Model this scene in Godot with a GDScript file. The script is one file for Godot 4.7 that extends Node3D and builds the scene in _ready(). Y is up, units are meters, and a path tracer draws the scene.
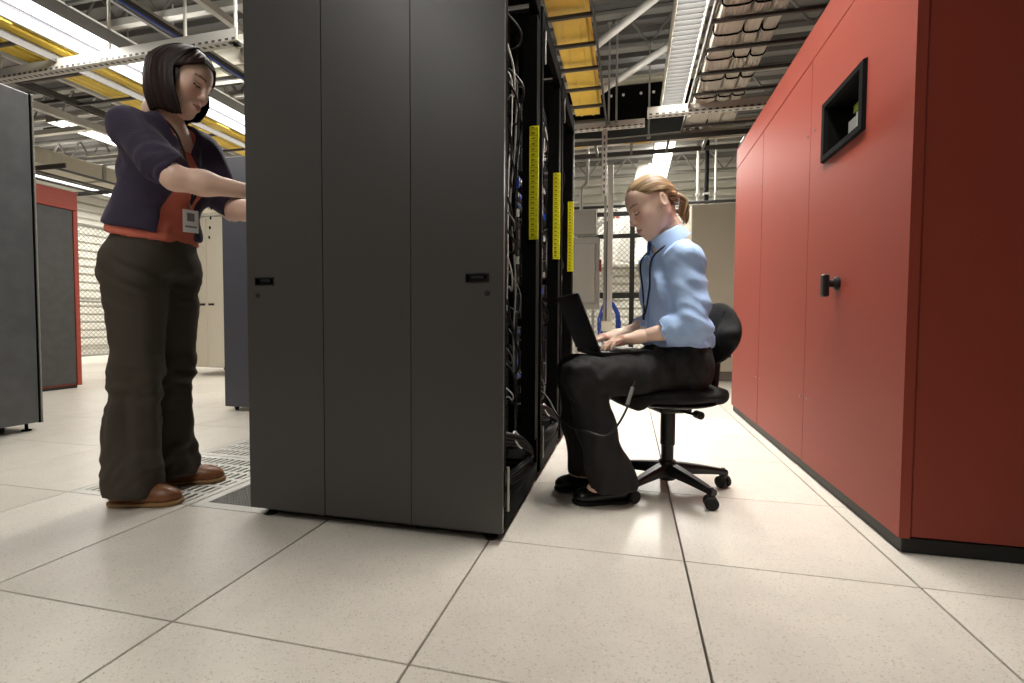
extends Node3D
# A server room: racks, red cooling units, two technicians. Units are metres, y is up.

const TILE := 0.6096
var M := {}            # materials by name
var used := {}         # numbers given out per name


# ---------------------------------------------------------------- camera, light
func setup_view() -> void:
	var cam := Camera3D.new()
	cam.name = "camera"
	add_child(cam)
	cam.position = Vector3(0.43879, 0.71524, 0.91952)
	cam.rotation_order = EULER_ORDER_YXZ
	cam.rotation_degrees = Vector3(-2.21624, 13.4937, 0.29478)
	cam.fov = 69.8016
	cam.near = 0.05
	cam.far = 60.0
	cam.current = true
	var we := WorldEnvironment.new()
	we.name = "environment"
	var e := Environment.new()
	e.background_mode = Environment.BG_COLOR
	e.background_color = Color(0.0, 0.0, 0.0)
	e.tonemap_mode = Environment.TONE_MAPPER_LINEAR
	e.tonemap_exposure = 3.6
	e.sdfgi_enabled = true
	e.ssao_enabled = true
	e.ssil_enabled = true
	we.environment = e
	add_child(we)


# every luminaire of the room: [x, y, z near, z far, width, energy]
const LUMINAIRES := [
	[0.80, 2.75, -0.55, -4.10, 0.21, 1.1],
	[-3.49, 2.75, -0.60, -6.30, 0.40, 0.62],
	[-1.75, 3.05, -0.90, -4.60, 0.30, 0.9],
]

# ---------------------------------------------------------------- mesh building
class MB:
	var v := PackedVector3Array()
	var n := PackedVector3Array()
	var c := PackedColorArray()
	var ix := PackedInt32Array()

	func quad(a: Vector3, b: Vector3, cc: Vector3, d: Vector3) -> void:
		var nn := (b - a).cross(cc - a)
		if nn.length_squared() < 1e-16:
			nn = (cc - a).cross(d - a)
		nn = nn.normalized()
		var s := v.size()
		v.append(a); v.append(b); v.append(cc); v.append(d)
		for i in 4: n.append(nn)
		ix.append_array(PackedInt32Array([s, s + 2, s + 1, s, s + 3, s + 2]))

	func tri(a: Vector3, b: Vector3, cc: Vector3) -> void:
		var nn := (b - a).cross(cc - a).normalized()
		var s := v.size()
		v.append(a); v.append(b); v.append(cc)
		for i in 3: n.append(nn)
		ix.append_array(PackedInt32Array([s, s + 2, s + 1]))

	# box by centre and size with chamfered edges
	func box(o: Vector3, size: Vector3, bev := 0.0, bs := Basis.IDENTITY) -> MB:
		var h := size * 0.5
		bev = minf(bev, minf(h.x, minf(h.y, h.z)) * 0.9)
		var ax := [Vector3.RIGHT, Vector3.UP, Vector3.BACK]
		for a in 3:
			var u: Vector3 = ax[(a + 1) % 3]
			var w: Vector3 = ax[(a + 2) % 3]
			var d: Vector3 = ax[a]
			var hu: float = h[(a + 1) % 3] - bev
			var hw: float = h[(a + 2) % 3] - bev
			for sgn in [1.0, -1.0]:
				var f: Vector3 = d * h[a] * sgn
				var p := [f - u * hu - w * hw, f + u * hu - w * hw, f + u * hu + w * hw, f - u * hu + w * hw]
				if sgn < 0: p.reverse()
				quad(o + bs * p[0], o + bs * p[1], o + bs * p[2], o + bs * p[3])
			if bev > 0.0:
				for s1 in [1.0, -1.0]:
					for s2 in [1.0, -1.0]:
						# the edge along axis a between faces u*s1 and w*s2
						var l: Vector3 = d * (h[a] - bev)
						var e1: Vector3 = u * h[(a + 1) % 3] * s1 + w * hw * s2
						var e2: Vector3 = u * hu * s1 + w * h[(a + 2) % 3] * s2
						var q := [e1 - l, e1 + l, e2 + l, e2 - l]
						var nn: Vector3 = ((q[1] - q[0]) as Vector3).cross(q[2] - q[0])
						if nn.dot(u * s1 + w * s2) < 0: q.reverse()
						quad(o + bs * q[0], o + bs * q[1], o + bs * q[2], o + bs * q[3])
		if bev > 0.0:
			for sx in [1.0, -1.0]:
				for sy in [1.0, -1.0]:
					for sz in [1.0, -1.0]:
						var a1 := Vector3(h.x * sx, (h.y - bev) * sy, (h.z - bev) * sz)
						var a2 := Vector3((h.x - bev) * sx, h.y * sy, (h.z - bev) * sz)
						var a3 := Vector3((h.x - bev) * sx, (h.y - bev) * sy, h.z * sz)
						if (a2 - a1).cross(a3 - a1).dot(a1) < 0:
							var t := a2; a2 = a3; a3 = t
						tri(o + bs * a1, o + bs * a2, o + bs * a3)
		return self

	# box by its two corners
	func bx(x0: float, x1: float, y0: float, y1: float, z0: float, z1: float, bev := 0.0) -> MB:
		return box(Vector3(x0 + x1, y0 + y1, z0 + z1) * 0.5, Vector3(absf(x1 - x0), absf(y1 - y0), absf(z1 - z0)), bev)

	# bar of rectangular section between two points
	func bar(a: Vector3, b: Vector3, w: float, hgt: float, bev := 0.0, up := Vector3.UP) -> MB:
		var zz := (b - a).normalized()
		if absf(zz.dot(up)) > 0.98: up = Vector3.RIGHT
		var xx := up.cross(zz).normalized()
		var yy := zz.cross(xx)
		return box((a + b) * 0.5, Vector3(w, hgt, (b - a).length()), bev, Basis(xx, yy, zz))

	# round tube through points; radius a number or one per point
	func tube(p: PackedVector3Array, rad, sides := 8, caps := true, flat := 1.0, upv := Vector3.ZERO) -> MB:
		var cnt := p.size()
		var s0 := v.size()
		var t := (p[1] - p[0]).normalized()
		var u := t.cross(Vector3.UP if absf(t.y) < 0.9 else Vector3.RIGHT).normalized()
		if upv != Vector3.ZERO: u = (upv - t * upv.dot(t)).normalized()
		for i in cnt:
			var tn: Vector3 = (p[mini(i + 1, cnt - 1)] - p[maxi(i - 1, 0)]).normalized()
			if upv != Vector3.ZERO:
				u = (upv - tn * upv.dot(tn)).normalized()
			else:
				u = (u - tn * u.dot(tn)).normalized()
			var w := tn.cross(u)
			var r: float = rad if not rad is Array else rad[i]
			for k in sides:
				var an := TAU * k / sides
				var dir := u * cos(an) * flat + w * sin(an)
				v.append(p[i] + dir * r)
				n.append((u * cos(an) + w * sin(an) * flat).normalized())
		for i in cnt - 1:
			for k in sides:
				var a := s0 + i * sides + k
				var b := s0 + i * sides + (k + 1) % sides
				var d := a + sides
				var e := b + sides
				ix.append_array(PackedInt32Array([a, e, b, a, d, e]))
		if caps:
			for end in 2:
				var i0: int = 0 if end == 0 else cnt - 1
				var tn2: Vector3 = (p[1] - p[0]).normalized() * -1.0 if end == 0 else (p[cnt - 1] - p[cnt - 2]).normalized()
				var s1 := v.size()
				v.append(p[i0]); n.append(tn2)
				for k in sides:
					v.append(v[s0 + i0 * sides + k]); n.append(tn2)
				for k in sides:
					var a2 := s1 + 1 + k
					var b2 := s1 + 1 + (k + 1) % sides
					if end == 0: ix.append_array(PackedInt32Array([s1, a2, b2]))
					else: ix.append_array(PackedInt32Array([s1, b2, a2]))
		return self

	func rod(a: Vector3, b: Vector3, r: float, sides := 10) -> MB:
		return tube(PackedVector3Array([a, b]), r, sides)

	# solid of revolution round +y of tf; prof = points (radius, height) from bottom to top
	func lathe(prof: Array, tf := Transform3D.IDENTITY, seg := 24, smooth := false) -> MB:
		for j in prof.size() - 1:
			var a: Vector2 = prof[j]
			var b: Vector2 = prof[j + 1]
			var s := v.size()
			var nr := Vector2(b.y - a.y, a.x - b.x).normalized()
			var n0 := nr
			var n1 := nr
			if smooth:
				if j > 0: n0 = (nr + Vector2(a.y - prof[j - 1].y, prof[j - 1].x - a.x).normalized()).normalized()
				if j < prof.size() - 2: n1 = (nr + Vector2(prof[j + 2].y - b.y, b.x - prof[j + 2].x).normalized()).normalized()
			for k in seg + 1:
				var an := TAU * k / seg
				var d := Vector3(cos(an), 0, sin(an))
				v.append(tf * (d * a.x + Vector3.UP * a.y)); n.append((tf.basis * (d * n0.x + Vector3.UP * n0.y)).normalized())
				v.append(tf * (d * b.x + Vector3.UP * b.y)); n.append((tf.basis * (d * n1.x + Vector3.UP * n1.y)).normalized())
			for k in seg:
				var q := s + k * 2
				ix.append_array(PackedInt32Array([q, q + 2, q + 1, q + 1, q + 2, q + 3]))
		return self

	# flat polygon (x, y) pushed along z of tf, z 0 to depth
	func extrude(poly: PackedVector2Array, depth: float, tf := Transform3D.IDENTITY) -> MB:
		if Geometry2D.is_polygon_clockwise(poly): poly.reverse()
		# is_polygon_clockwise uses y-down; make the order counter-clockwise in y-up
		var area := 0.0
		for i in poly.size():
			var q := poly[(i + 1) % poly.size()]
			area += poly[i].x * q.y - q.x * poly[i].y
		if area < 0: poly.reverse()
		var tr := Geometry2D.triangulate_polygon(poly)
		for k in range(0, tr.size(), 3):
			var a := poly[tr[k]]
			var b := poly[tr[k + 1]]
			var d := poly[tr[k + 2]]
			if (b - a).cross(d - a) < 0:
				var t := b; b = d; d = t
			tri(tf * Vector3(a.x, a.y, depth), tf * Vector3(b.x, b.y, depth), tf * Vector3(d.x, d.y, depth))
			tri(tf * Vector3(a.x, a.y, 0), tf * Vector3(d.x, d.y, 0), tf * Vector3(b.x, b.y, 0))
		for i in poly.size():
			var a := poly[i]
			var b := poly[(i + 1) % poly.size()]
			quad(tf * Vector3(a.x, a.y, 0), tf * Vector3(b.x, b.y, 0), tf * Vector3(b.x, b.y, depth), tf * Vector3(a.x, a.y, depth))
		return self

	# smooth surface over a grid of points, rows x cols
	func grid(pts: PackedVector3Array, rows: int, cols: int, wrap := false, cols_c = null) -> MB:
		var s := v.size()
		var acc := PackedVector3Array()
		acc.resize(rows * cols)
		var last := cols if wrap else cols - 1
		for r in rows - 1:
			for k in last:
				var a := r * cols + k
				var b := r * cols + (k + 1) % cols
				var d := a + cols
				var e := b + cols
				var nn := (pts[b] - pts[a]).cross(pts[d] - pts[a]) + (pts[e] - pts[b]).cross(pts[d] - pts[b])
				acc[a] += nn; acc[b] += nn; acc[d] += nn; acc[e] += nn
				ix.append_array(PackedInt32Array([s + a, s + d, s + b, s + b, s + d, s + e]))
		for i in rows * cols:
			v.append(pts[i])
			n.append(acc[i].normalized())
			if cols_c != null: c.append(cols_c[i])
		return self

	func add(o: MB) -> MB:
		var s := v.size()
		v.append_array(o.v); n.append_array(o.n); c.append_array(o.c)
		for i in o.ix: ix.append(i + s)
		return self

	func mesh() -> ArrayMesh:
		var a := []
		a.resize(Mesh.ARRAY_MAX)
		a[Mesh.ARRAY_VERTEX] = v
		a[Mesh.ARRAY_NORMAL] = n
		if c.size() == v.size() and c.size() > 0: a[Mesh.ARRAY_COLOR] = c
		a[Mesh.ARRAY_INDEX] = ix
		var m := ArrayMesh.new()
		m.add_surface_from_arrays(Mesh.PRIMITIVE_TRIANGLES, a)
		return m


func mb() -> MB:
	return MB.new()


func numbered(called: String) -> String:
	var k: int = used.get(called, 0)
	used[called] = k + 1
	return called if k == 0 else "%s_%03d" % [called, k]


func meta(o: Node, label := "", category := "", group := "", kind := "") -> Node:
	if label: o.set_meta("label", label)
	if category: o.set_meta("category", category)
	if group: o.set_meta("group", group)
	if kind: o.set_meta("kind", kind)
	return o


func put(called: String, shape, m: Material, parent: Node = null) -> MeshInstance3D:
	var o := MeshInstance3D.new()
	o.mesh = shape.mesh() if shape is MB else shape
	o.material_override = m
	o.cast_shadow = GeometryInstance3D.SHADOW_CASTING_SETTING_DOUBLE_SIDED
	if parent == null:
		o.name = numbered(called)
		add_child(o)
	else:
		o.name = called
		parent.add_child(o, true)
	return o


func thing(called: String, label: String, category: String, at := Vector3.ZERO, turn := 0.0, group := "") -> Node3D:
	var o := Node3D.new()
	o.name = numbered(called)
	add_child(o)
	o.position = at
	o.rotation.y = turn
	meta(o, label, category, group)
	return o


func setting(called: String) -> Node3D:
	var o := Node3D.new()
	o.name = called
	add_child(o)
	o.set_meta("kind", "structure")
	return o


func again(o: Node3D, at: Vector3, turn: float, label := "") -> Node3D:
	var d: Node3D = o.duplicate()
	d.name = numbered(String(o.name))
	add_child(d)
	d.position = at
	d.rotation.y = turn
	if label: d.set_meta("label", label)
	return d


func curve_pts(p: Array, per := 8) -> PackedVector3Array:
	# Catmull-Rom through the points
	var out := PackedVector3Array()
	for i in p.size() - 1:
		var a: Vector3 = p[maxi(i - 1, 0)]
		var b: Vector3 = p[i]
		var c: Vector3 = p[i + 1]
		var d: Vector3 = p[mini(i + 2, p.size() - 1)]
		for k in per:
			out.append(b.cubic_interpolate(c, a, d, float(k) / per))
	out.append(p[p.size() - 1])
	return out


# ---------------------------------------------------------------- materials
func mat(called: String, col: Color, rough := 0.5, metal := 0.0) -> StandardMaterial3D:
	var m := StandardMaterial3D.new()
	m.resource_name = called
	m.albedo_color = col
	m.roughness = rough
	m.metallic = metal
	M[called] = m
	return m


const NTH := ["lowest", "second", "third", "fourth", "fifth", "sixth", "seventh", "eighth", "ninth", "tenth", "eleventh", "twelfth", "thirteenth", "fourteenth", "fifteenth", "sixteenth", "seventeenth", "eighteenth", "nineteenth", "twentieth", "topmost"]


func noise_image(sd: int, freq: float, type := FastNoiseLite.TYPE_SIMPLEX_SMOOTH, oct := 3, size := 512) -> Image:
	var f := FastNoiseLite.new()
	f.seed = sd
	f.noise_type = type
	f.frequency = freq
	f.fractal_octaves = oct
	return f.get_seamless_image(size, size)


func tex(im: Image) -> ImageTexture:
	return ImageTexture.create_from_image(im)


func relief(m: StandardMaterial3D, im: Image, cm: float, scale: float, world := true) -> void:
	m.heightmap_enabled = true
	m.heightmap_texture = tex(im)
	m.heightmap_scale = cm
	m.uv1_triplanar = true
	m.uv1_world_triplanar = world
	m.uv1_scale = Vector3.ONE * scale


# colour texture that mixes two colours by the grey of an image, around a mean
func tint(im: Image, lo: Color, hi: Color) -> ImageTexture:
	var w := im.get_width()
	var hgt := im.get_height()
	im.convert(Image.FORMAT_L8)
	var src := im.get_data()
	var out := PackedByteArray()
	out.resize(w * hgt * 3)
	for i in w * hgt:
		var t := src[i] / 255.0
		out[i * 3] = int(255.0 * lerpf(lo.r, hi.r, t))
		out[i * 3 + 1] = int(255.0 * lerpf(lo.g, hi.g, t))
		out[i * 3 + 2] = int(255.0 * lerpf(lo.b, hi.b, t))
	return ImageTexture.create_from_image(Image.create_from_data(w, hgt, false, Image.FORMAT_RGB8, out))


func color_tex(m: StandardMaterial3D, t: Texture2D, scale: float, world := true) -> void:
	m.albedo_color = Color.WHITE
	m.albedo_texture = t
	m.uv1_triplanar = true
	m.uv1_world_triplanar = world
	m.uv1_scale = Vector3.ONE * scale


func floor_speckle() -> ImageTexture:
	# cast laminate: warm off-white with small grey and tan flecks
	var size := 1024
	var rng := RandomNumberGenerator.new()
	rng.seed = 11
	var soft := noise_image(5, 0.006, FastNoiseLite.TYPE_SIMPLEX_SMOOTH, 3, size)
	soft.convert(Image.FORMAT_L8)
	var sd := soft.get_data()
	var im := Image.create(size, size, false, Image.FORMAT_RGB8)
	var data := PackedByteArray()
	data.resize(size * size * 3)
	for i in size * size:
		var t := (sd[i] - 128) / 128.0 * 5.0
		data[i * 3] = int(clampf(216 + t, 0, 255))
		data[i * 3 + 1] = int(clampf(209 + t, 0, 255))
		data[i * 3 + 2] = int(clampf(199 + t * 0.9, 0, 255))
	im = Image.create_from_data(size, size, false, Image.FORMAT_RGB8, data)
	for i in 22000:
		var x := rng.randi_range(0, size - 6)
		var y := rng.randi_range(0, size - 6)
		var w := rng.randi_range(1, 4)
		var hh := rng.randi_range(1, 3)
		var k := rng.randf()
		var g := rng.randf_range(0.84, 0.95)
		if k > 0.8: g = rng.randf_range(1.02, 1.08)
		var base := Color8(216, 209, 199)
		im.fill_rect(Rect2i(x, y, w, hh), Color(minf(base.r * g, 1), minf(base.g * g, 1), minf(base.b * g * 0.98, 1)))
	return ImageTexture.create_from_image(im)


func make_materials() -> void:
	var fine := noise_image(1, 0.12)
	var mid := noise_image(2, 0.03)
	var big := noise_image(3, 0.008)
	var weave := Image.create(64, 64, false, Image.FORMAT_L8)
	for y in 64:
		for x in 64:
			var hx := 0.5 + 0.5 * sin(TAU * x / 8.0)
			var hy := 0.5 + 0.5 * sin(TAU * y / 8.0)
			weave.set_pixel(x, y, Color.WHITE * (hx if (int(x / 8.0) + int(y / 8.0)) % 2 == 0 else hy))
	var twill := Image.create(64, 64, false, Image.FORMAT_L8)
	for y in 64:
		for x in 64:
			twill.set_pixel(x, y, Color.WHITE * (0.5 + 0.5 * sin(TAU * (x + y) / 8.0)))
	var knit := Image.create(64, 64, false, Image.FORMAT_L8)
	for y in 64:
		for x in 64:
			var zig := absf(fposmod(x / 16.0, 1.0) - 0.5) * 2.0
			knit.set_pixel(x, y, Color.WHITE * (0.5 + 0.5 * sin(TAU * (y / 16.0 + zig * 0.5))))

	var m := mat("tile", Color.WHITE, 0.36)
	color_tex(m, floor_speckle(), 0.82)
	m = mat("tile_edge", Color(0.11, 0.10, 0.095), 0.6)
	m = mat("subfloor", Color(0.07, 0.065, 0.06), 0.9)
	m = mat("grate", Color(0.82, 0.81, 0.78), 0.45)
	m = mat("mesh_grate", Color(0.45, 0.44, 0.42), 0.5, 0.4)

	m = mat("rack_panel", Color(0.215, 0.205, 0.20), 0.42)
	color_tex(m, tint(noise_image(21, 0.2), Color(0.235, 0.228, 0.222), Color(0.268, 0.26, 0.252)), 3.0)
	relief(m, fine, 0.02, 3.0)
	m = mat("rack_black", Color(0.055, 0.052, 0.05), 0.68)
	m.metallic_specular = 0.15
	m = mat("rack_inside", Color(0.03, 0.03, 0.03), 0.6)
	m = mat("server_grey", Color(0.16, 0.16, 0.165), 0.4, 0.5)
	m = mat("server_black", Color(0.05, 0.05, 0.05), 0.45)
	m = mat("steel", Color(0.62, 0.61, 0.59), 0.35, 0.9)
	m = mat("bare_zinc", Color(0.66, 0.65, 0.62), 0.45, 0.6)
	m = mat("strut", Color(0.78, 0.77, 0.74), 0.5, 0.15)
	m = mat("strut_dark", Color(0.30, 0.29, 0.28), 0.5, 0.3)
	m = mat("louvre", Color(0.17, 0.168, 0.165), 0.9)
	m.metallic_specular = 0.0
	m = mat("white_paint", Color(0.86, 0.85, 0.81), 0.5)
	m = mat("fixture_grey", Color(0.50, 0.49, 0.47), 0.5)
	m = mat("cream_paint", Color(0.80, 0.78, 0.71), 0.45)
	m = mat("grey_paint", Color(0.55, 0.54, 0.51), 0.45)
	m = mat("blue_grey_paint", Color(0.30, 0.30, 0.33), 0.4)
	m = mat("charcoal_paint", Color(0.24, 0.245, 0.25), 0.36)
	color_tex(m, tint(noise_image(31, 0.012, FastNoiseLite.TYPE_SIMPLEX_SMOOTH, 5), Color(0.33, 0.335, 0.34), Color(0.385, 0.39, 0.395)), 1.1)
	m = mat("yellow_duct", Color(0.90, 0.70, 0.16), 0.42)
	color_tex(m, tint(noise_image(33, 0.02), Color(0.93, 0.80, 0.31), Color(0.96, 0.83, 0.36)), 1.5)
	m = mat("yellow_label", Color(0.95, 0.93, 0.05), 0.5)
	m = mat("label_print", Color(0.60, 0.57, 0.06), 0.6)
	m = mat("red_paint", Color(0.66, 0.20, 0.155), 0.55)
	color_tex(m, tint(noise_image(41, 0.15), Color(0.55, 0.212, 0.152), Color(0.585, 0.23, 0.168)), 2.0)
	relief(m, fine, 0.02, 2.0)
	m = mat("dark_panel", Color.WHITE, 0.5)
	color_tex(m, tint(noise_image(35, 0.015, FastNoiseLite.TYPE_SIMPLEX_SMOOTH, 5), Color(0.20, 0.195, 0.19), Color(0.25, 0.245, 0.24)), 1.1)
	m = mat("plinth", Color(0.06, 0.058, 0.055), 0.5)
	m = mat("black_plastic", Color(0.055, 0.055, 0.055), 0.42)
	relief(m, fine, 0.02, 6.0, false)
	m = mat("surround", Color(0.04, 0.04, 0.04), 0.7)
	m.metallic_specular = 0.2
	m = mat("black_gloss", Color(0.03, 0.03, 0.032), 0.2)
	m = mat("rubber", Color(0.05, 0.05, 0.05), 0.75)
	m = mat("paper", Color(0.93, 0.93, 0.90), 0.7)
	m = mat("badge_white", Color(0.94, 0.95, 0.97), 0.3)
	m = mat("badge_blue", Color(0.55, 0.66, 0.95), 0.4)
	m = mat("label_green", Color(0.62, 0.72, 0.10), 0.5)
	m = mat("label_dark", Color(0.12, 0.12, 0.14), 0.5)
	m = mat("lamp_glow", Color(1, 1, 1), 0.5)
	m.emission_enabled = true
	m.emission = Color(1.0, 0.99, 0.965)
	m.emission_energy_multiplier = 1.6
	m = mat("cable_black", Color(0.04, 0.04, 0.04), 0.45)
	m = mat("cable_white", Color(0.86, 0.86, 0.84), 0.45)
	m = mat("cable_grey", Color(0.5, 0.5, 0.49), 0.45)
	m = mat("cable_cream", Color(0.80, 0.78, 0.73), 0.55)
	m = mat("cable_blue", Color(0.16, 0.27, 0.62), 0.45)
	m = mat("cable_yellow", Color(0.88, 0.72, 0.12), 0.45)
	m = mat("led_green", Color(0.2, 0.9, 0.3), 0.4)
	m.emission_enabled = true
	m.emission = Color(0.3, 1.0, 0.4)
	m.emission_energy_multiplier = 1.5
	m = mat("port_blue", Color(0.15, 0.3, 0.75), 0.4)
	m = mat("wire", Color(0.62, 0.61, 0.58), 0.4, 0.6)
	m = mat("fence_dark", Color(0.09, 0.088, 0.085), 0.5)
	m = mat("deck", Color(0.40, 0.39, 0.375), 0.7)
	m = mat("joist", Color(0.52, 0.51, 0.485), 0.6)
	m = mat("wall_white", Color(0.82, 0.81, 0.77), 0.8)
	color_tex(m, tint(big, Color(0.79, 0.78, 0.74), Color(0.85, 0.84, 0.80)), 0.6)
	m = mat("wall_slat", Color(0.86, 0.85, 0.81), 0.6)

	# people
	m = mat("skin", Color.WHITE, 0.48)
	m.vertex_color_use_as_albedo = true
	m.subsurf_scatter_enabled = true
	m.subsurf_scatter_strength = 0.08
	m = mat("hair", Color.WHITE, 0.52)
	m.metallic_specular = 0.35
	m.vertex_color_use_as_albedo = true
	m = mat("cardigan", Color(0.205, 0.165, 0.26), 0.85)
	m.rim_enabled = true
	m.rim = 0.5
	m.rim_tint = 0.5
	relief(m, knit, 0.05, 22.0)
	m = mat("coral_knit", Color(0.84, 0.45, 0.37), 0.8)
	relief(m, weave, 0.03, 30.0)
	m = mat("brown_trousers", Color(0.25, 0.22, 0.18), 0.75)
	relief(m, twill, 0.03, 40.0)
	m = mat("black_trousers", Color(0.085, 0.078, 0.073), 0.8)
	relief(m, twill, 0.03, 40.0)
	m = mat("blue_shirt", Color(0.70, 0.81, 0.98), 0.75)
	m.backlight_enabled = true
	m.backlight = Color(0.10, 0.12, 0.15)
	relief(m, weave, 0.015, 60.0)
	m = mat("shirt_button", Color(0.9, 0.92, 0.96), 0.3)
	m = mat("brown_leather", Color(0.36, 0.20, 0.10), 0.38)
	color_tex(m, tint(noise_image(51, 0.02, FastNoiseLite.TYPE_SIMPLEX_SMOOTH, 4), Color(0.40, 0.235, 0.125), Color(0.58, 0.365, 0.21)), 6.0)
	m = mat("tan_sole", Color(0.58, 0.44, 0.28), 0.6)
	m = mat("lace", Color(0.70, 0.56, 0.42), 0.8)
	m = mat("black_leather", Color(0.03, 0.028, 0.027), 0.3)
	m = mat("lanyard_black", Color(0.04, 0.04, 0.045), 0.7)
	m = mat("lanyard_navy", Color(0.07, 0.09, 0.20), 0.7)
	m = mat("eye_white", Color(0.88, 0.87, 0.85), 0.2)
	m = mat("iris", Color(0.10, 0.07, 0.05), 0.15)
	m = mat("hair_tie", Color(0.86, 0.88, 0.97), 0.8)
	m = mat("chair_fabric", Color(0.055, 0.053, 0.052), 0.9)
	relief(m, weave, 0.06, 30.0, false)

# ---------------------------------------------------------------- the setting
func cam_sees(p: Vector3) -> float:
	# how large a floor tile shows: 0 outside the view, else about its size
	var b := Basis.from_euler(Vector3(deg_to_rad(-2.216), deg_to_rad(13.494), 0.0), EULER_ORDER_YXZ)
	var d := b.transposed() * (p - Vector3(0.439, 0.715, 0.920))
	if d.z > -0.05: return 0.0
	var x := absf(d.x / d.z)
	if x > 1.45: return 0.0
	return 1.0 / (-d.z)


func build_floor() -> void:
	var f := setting("floor")
	put("subfloor", mb().bx(-11.2, 4.4, -0.30, -0.035, -9.8, 3.7), M.subfloor, f)
	var gx := 0.0055
	var gz := 0.0040
	var one: ArrayMesh = mb().box(Vector3(0, -0.016, 0), Vector3(TILE - gx, 0.032, TILE - gz), 0.0012).mesh()
	var tones: Array = [M.tile]
	for k in 3:
		var m: StandardMaterial3D = M.tile.duplicate()
		m.resource_name = "tile_%d" % (k + 2)
		m.uv1_offset = Vector3(0.37 * (k + 1), 0, 0.23 * (k + 1))
		var g: float = [0.975, 1.0, 0.985][k]
		m.albedo_color = Color(g, g, g * 0.995)
		tones.append(m)
	var cells := []
	for i in range(-18, 7):
		for j in range(-6, 16):
			var o := Vector3((i + 0.5) * TILE, 0, -(j + 0.5) * TILE)
			cells.append([cam_sees(o), i, j, o])
	cells.sort_custom(func(a, b): return a[0] > b[0] if a[0] != b[0] else a[1] * 100 + a[2] < b[1] * 100 + b[2])
	var rest := mb()
	var rng := RandomNumberGenerator.new()
	rng.seed = 4
	var made := 0
	for cl in cells:
		var i: int = cl[1]
		var j: int = cl[2]
		var o: Vector3 = cl[3]
		if i == -3 and (j == 1 or j == 2):
			slot_grate(f, o)
			continue
		if i == -2 and j == 1:
			mesh_grate(f, o)
			continue
		if cl[0] > 0.0 and made < 290:
			var t := put("tile", one, tones[rng.randi() % 4], f)
			t.position = o
			made += 1
		else:
			rest.box(o + Vector3(0, -0.016, 0), Vector3(TILE - gx, 0.032, TILE - gz))
	meta(put("distant_tiles", rest, M.tile, f), "", "", "", "stuff")


func slot_grate(f: Node3D, o: Vector3) -> void:
	var h := TILE * 0.5 - 0.003
	var b := mb()
	var e := 0.034
	for s in [-1.0, 1.0]:
		b.box(o + Vector3(s * (h - e * 0.5), -0.012, 0), Vector3(e, 0.024, h * 2), 0.001)
		b.box(o + Vector3(0, -0.012, s * (h - e * 0.5)), Vector3((h - e) * 2, 0.024, e), 0.001)
	put("grate_frame", b, M.grate, f)
	var w := (h - e) * 2
	var bars := mb()
	var nx := 15
	for k in nx:
		var x := -w / 2 + w * (k + 0.5) / nx
		bars.box(o + Vector3(x, -0.012, 0), Vector3(w / nx * 0.52, 0.024, w), 0.001)
	for k in 5:
		var z := -w / 2 + w * (k + 1.0) / 6.0
		bars.box(o + Vector3(0, -0.0125, z), Vector3(w, 0.023, 0.022))
	meta(put("grate_bars", bars, M.grate, f), "white slotted air grate bars", "", "", "stuff")


func mesh_grate(f: Node3D, o: Vector3) -> void:
	var h := TILE * 0.5 - 0.003
	var b := mb()
	var e := 0.045
	for s in [-1.0, 1.0]:
		b.box(o + Vector3(s * (h - e * 0.5), -0.012, 0), Vector3(e, 0.024, h * 2), 0.001)
		b.box(o + Vector3(0, -0.012, s * (h - e * 0.5)), Vector3((h - e) * 2, 0.024, e), 0.001)
	put("grate_frame", b, M.grate, f)
	var w := (h - e) * 2
	var bars := mb()
	var nn := 38
	for k in nn:
		var x := -w / 2 + w * (k + 0.5) / nn
		bars.box(o + Vector3(x, -0.006, 0), Vector3(w / nn * 0.42, 0.008, w))
		bars.box(o + Vector3(0, -0.006, x), Vector3(w, 0.007, w / nn * 0.42))
	meta(put("wire_panel", bars, M.mesh_grate, f), "fine grey mesh floor vent", "", "", "stuff")


const ROOM := [-11.0, 4.2, -9.6, 3.5, 4.0]     # x0, x1, z back, z front, ceiling height


func build_walls() -> void:
	var t := 0.2
	var w := setting("wall_back")
	put("wall_panel", mb().bx(ROOM[0] - t, ROOM[1] + t, -0.3, ROOM[4] + t, ROOM[2] - t, ROOM[2]), M.wall_white, w)
	# horizontal ribs of the pale cladding
	var slat: ArrayMesh = mb().box(Vector3.ZERO, Vector3(ROOM[1] - ROOM[0], 0.13, 0.05), 0.012).mesh()
	for k in 22:
		var s := put("wall_slat", slat, M.wall_slat, w)
		s.position = Vector3((ROOM[0] + ROOM[1]) / 2, 0.25 + k * 0.17, ROOM[2] + 0.028)
	w = setting("wall_left")
	put("wall_panel", mb().bx(ROOM[0] - t, ROOM[0], -0.3, ROOM[4] + t, ROOM[2], ROOM[3]), M.wall_white, w)
	slat = mb().box(Vector3.ZERO, Vector3(0.05, 0.13, ROOM[3] - ROOM[2]), 0.012).mesh()
	for k in 22:
		var s := put("wall_slat", slat, M.wall_slat, w)
		s.position = Vector3(ROOM[0] + 0.028, 0.25 + k * 0.17, (ROOM[2] + ROOM[3]) / 2)
	w = setting("wall_right")
	put("wall_panel", mb().bx(ROOM[1], ROOM[1] + t, -0.3, ROOM[4] + t, ROOM[2], ROOM[3]), M.wall_white, w)
	w = setting("wall_front")
	put("wall_panel", mb().bx(ROOM[0] - t, ROOM[1] + t, -0.3, ROOM[4] + t, ROOM[3], ROOM[3] + t), M.grey_paint, w)


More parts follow.
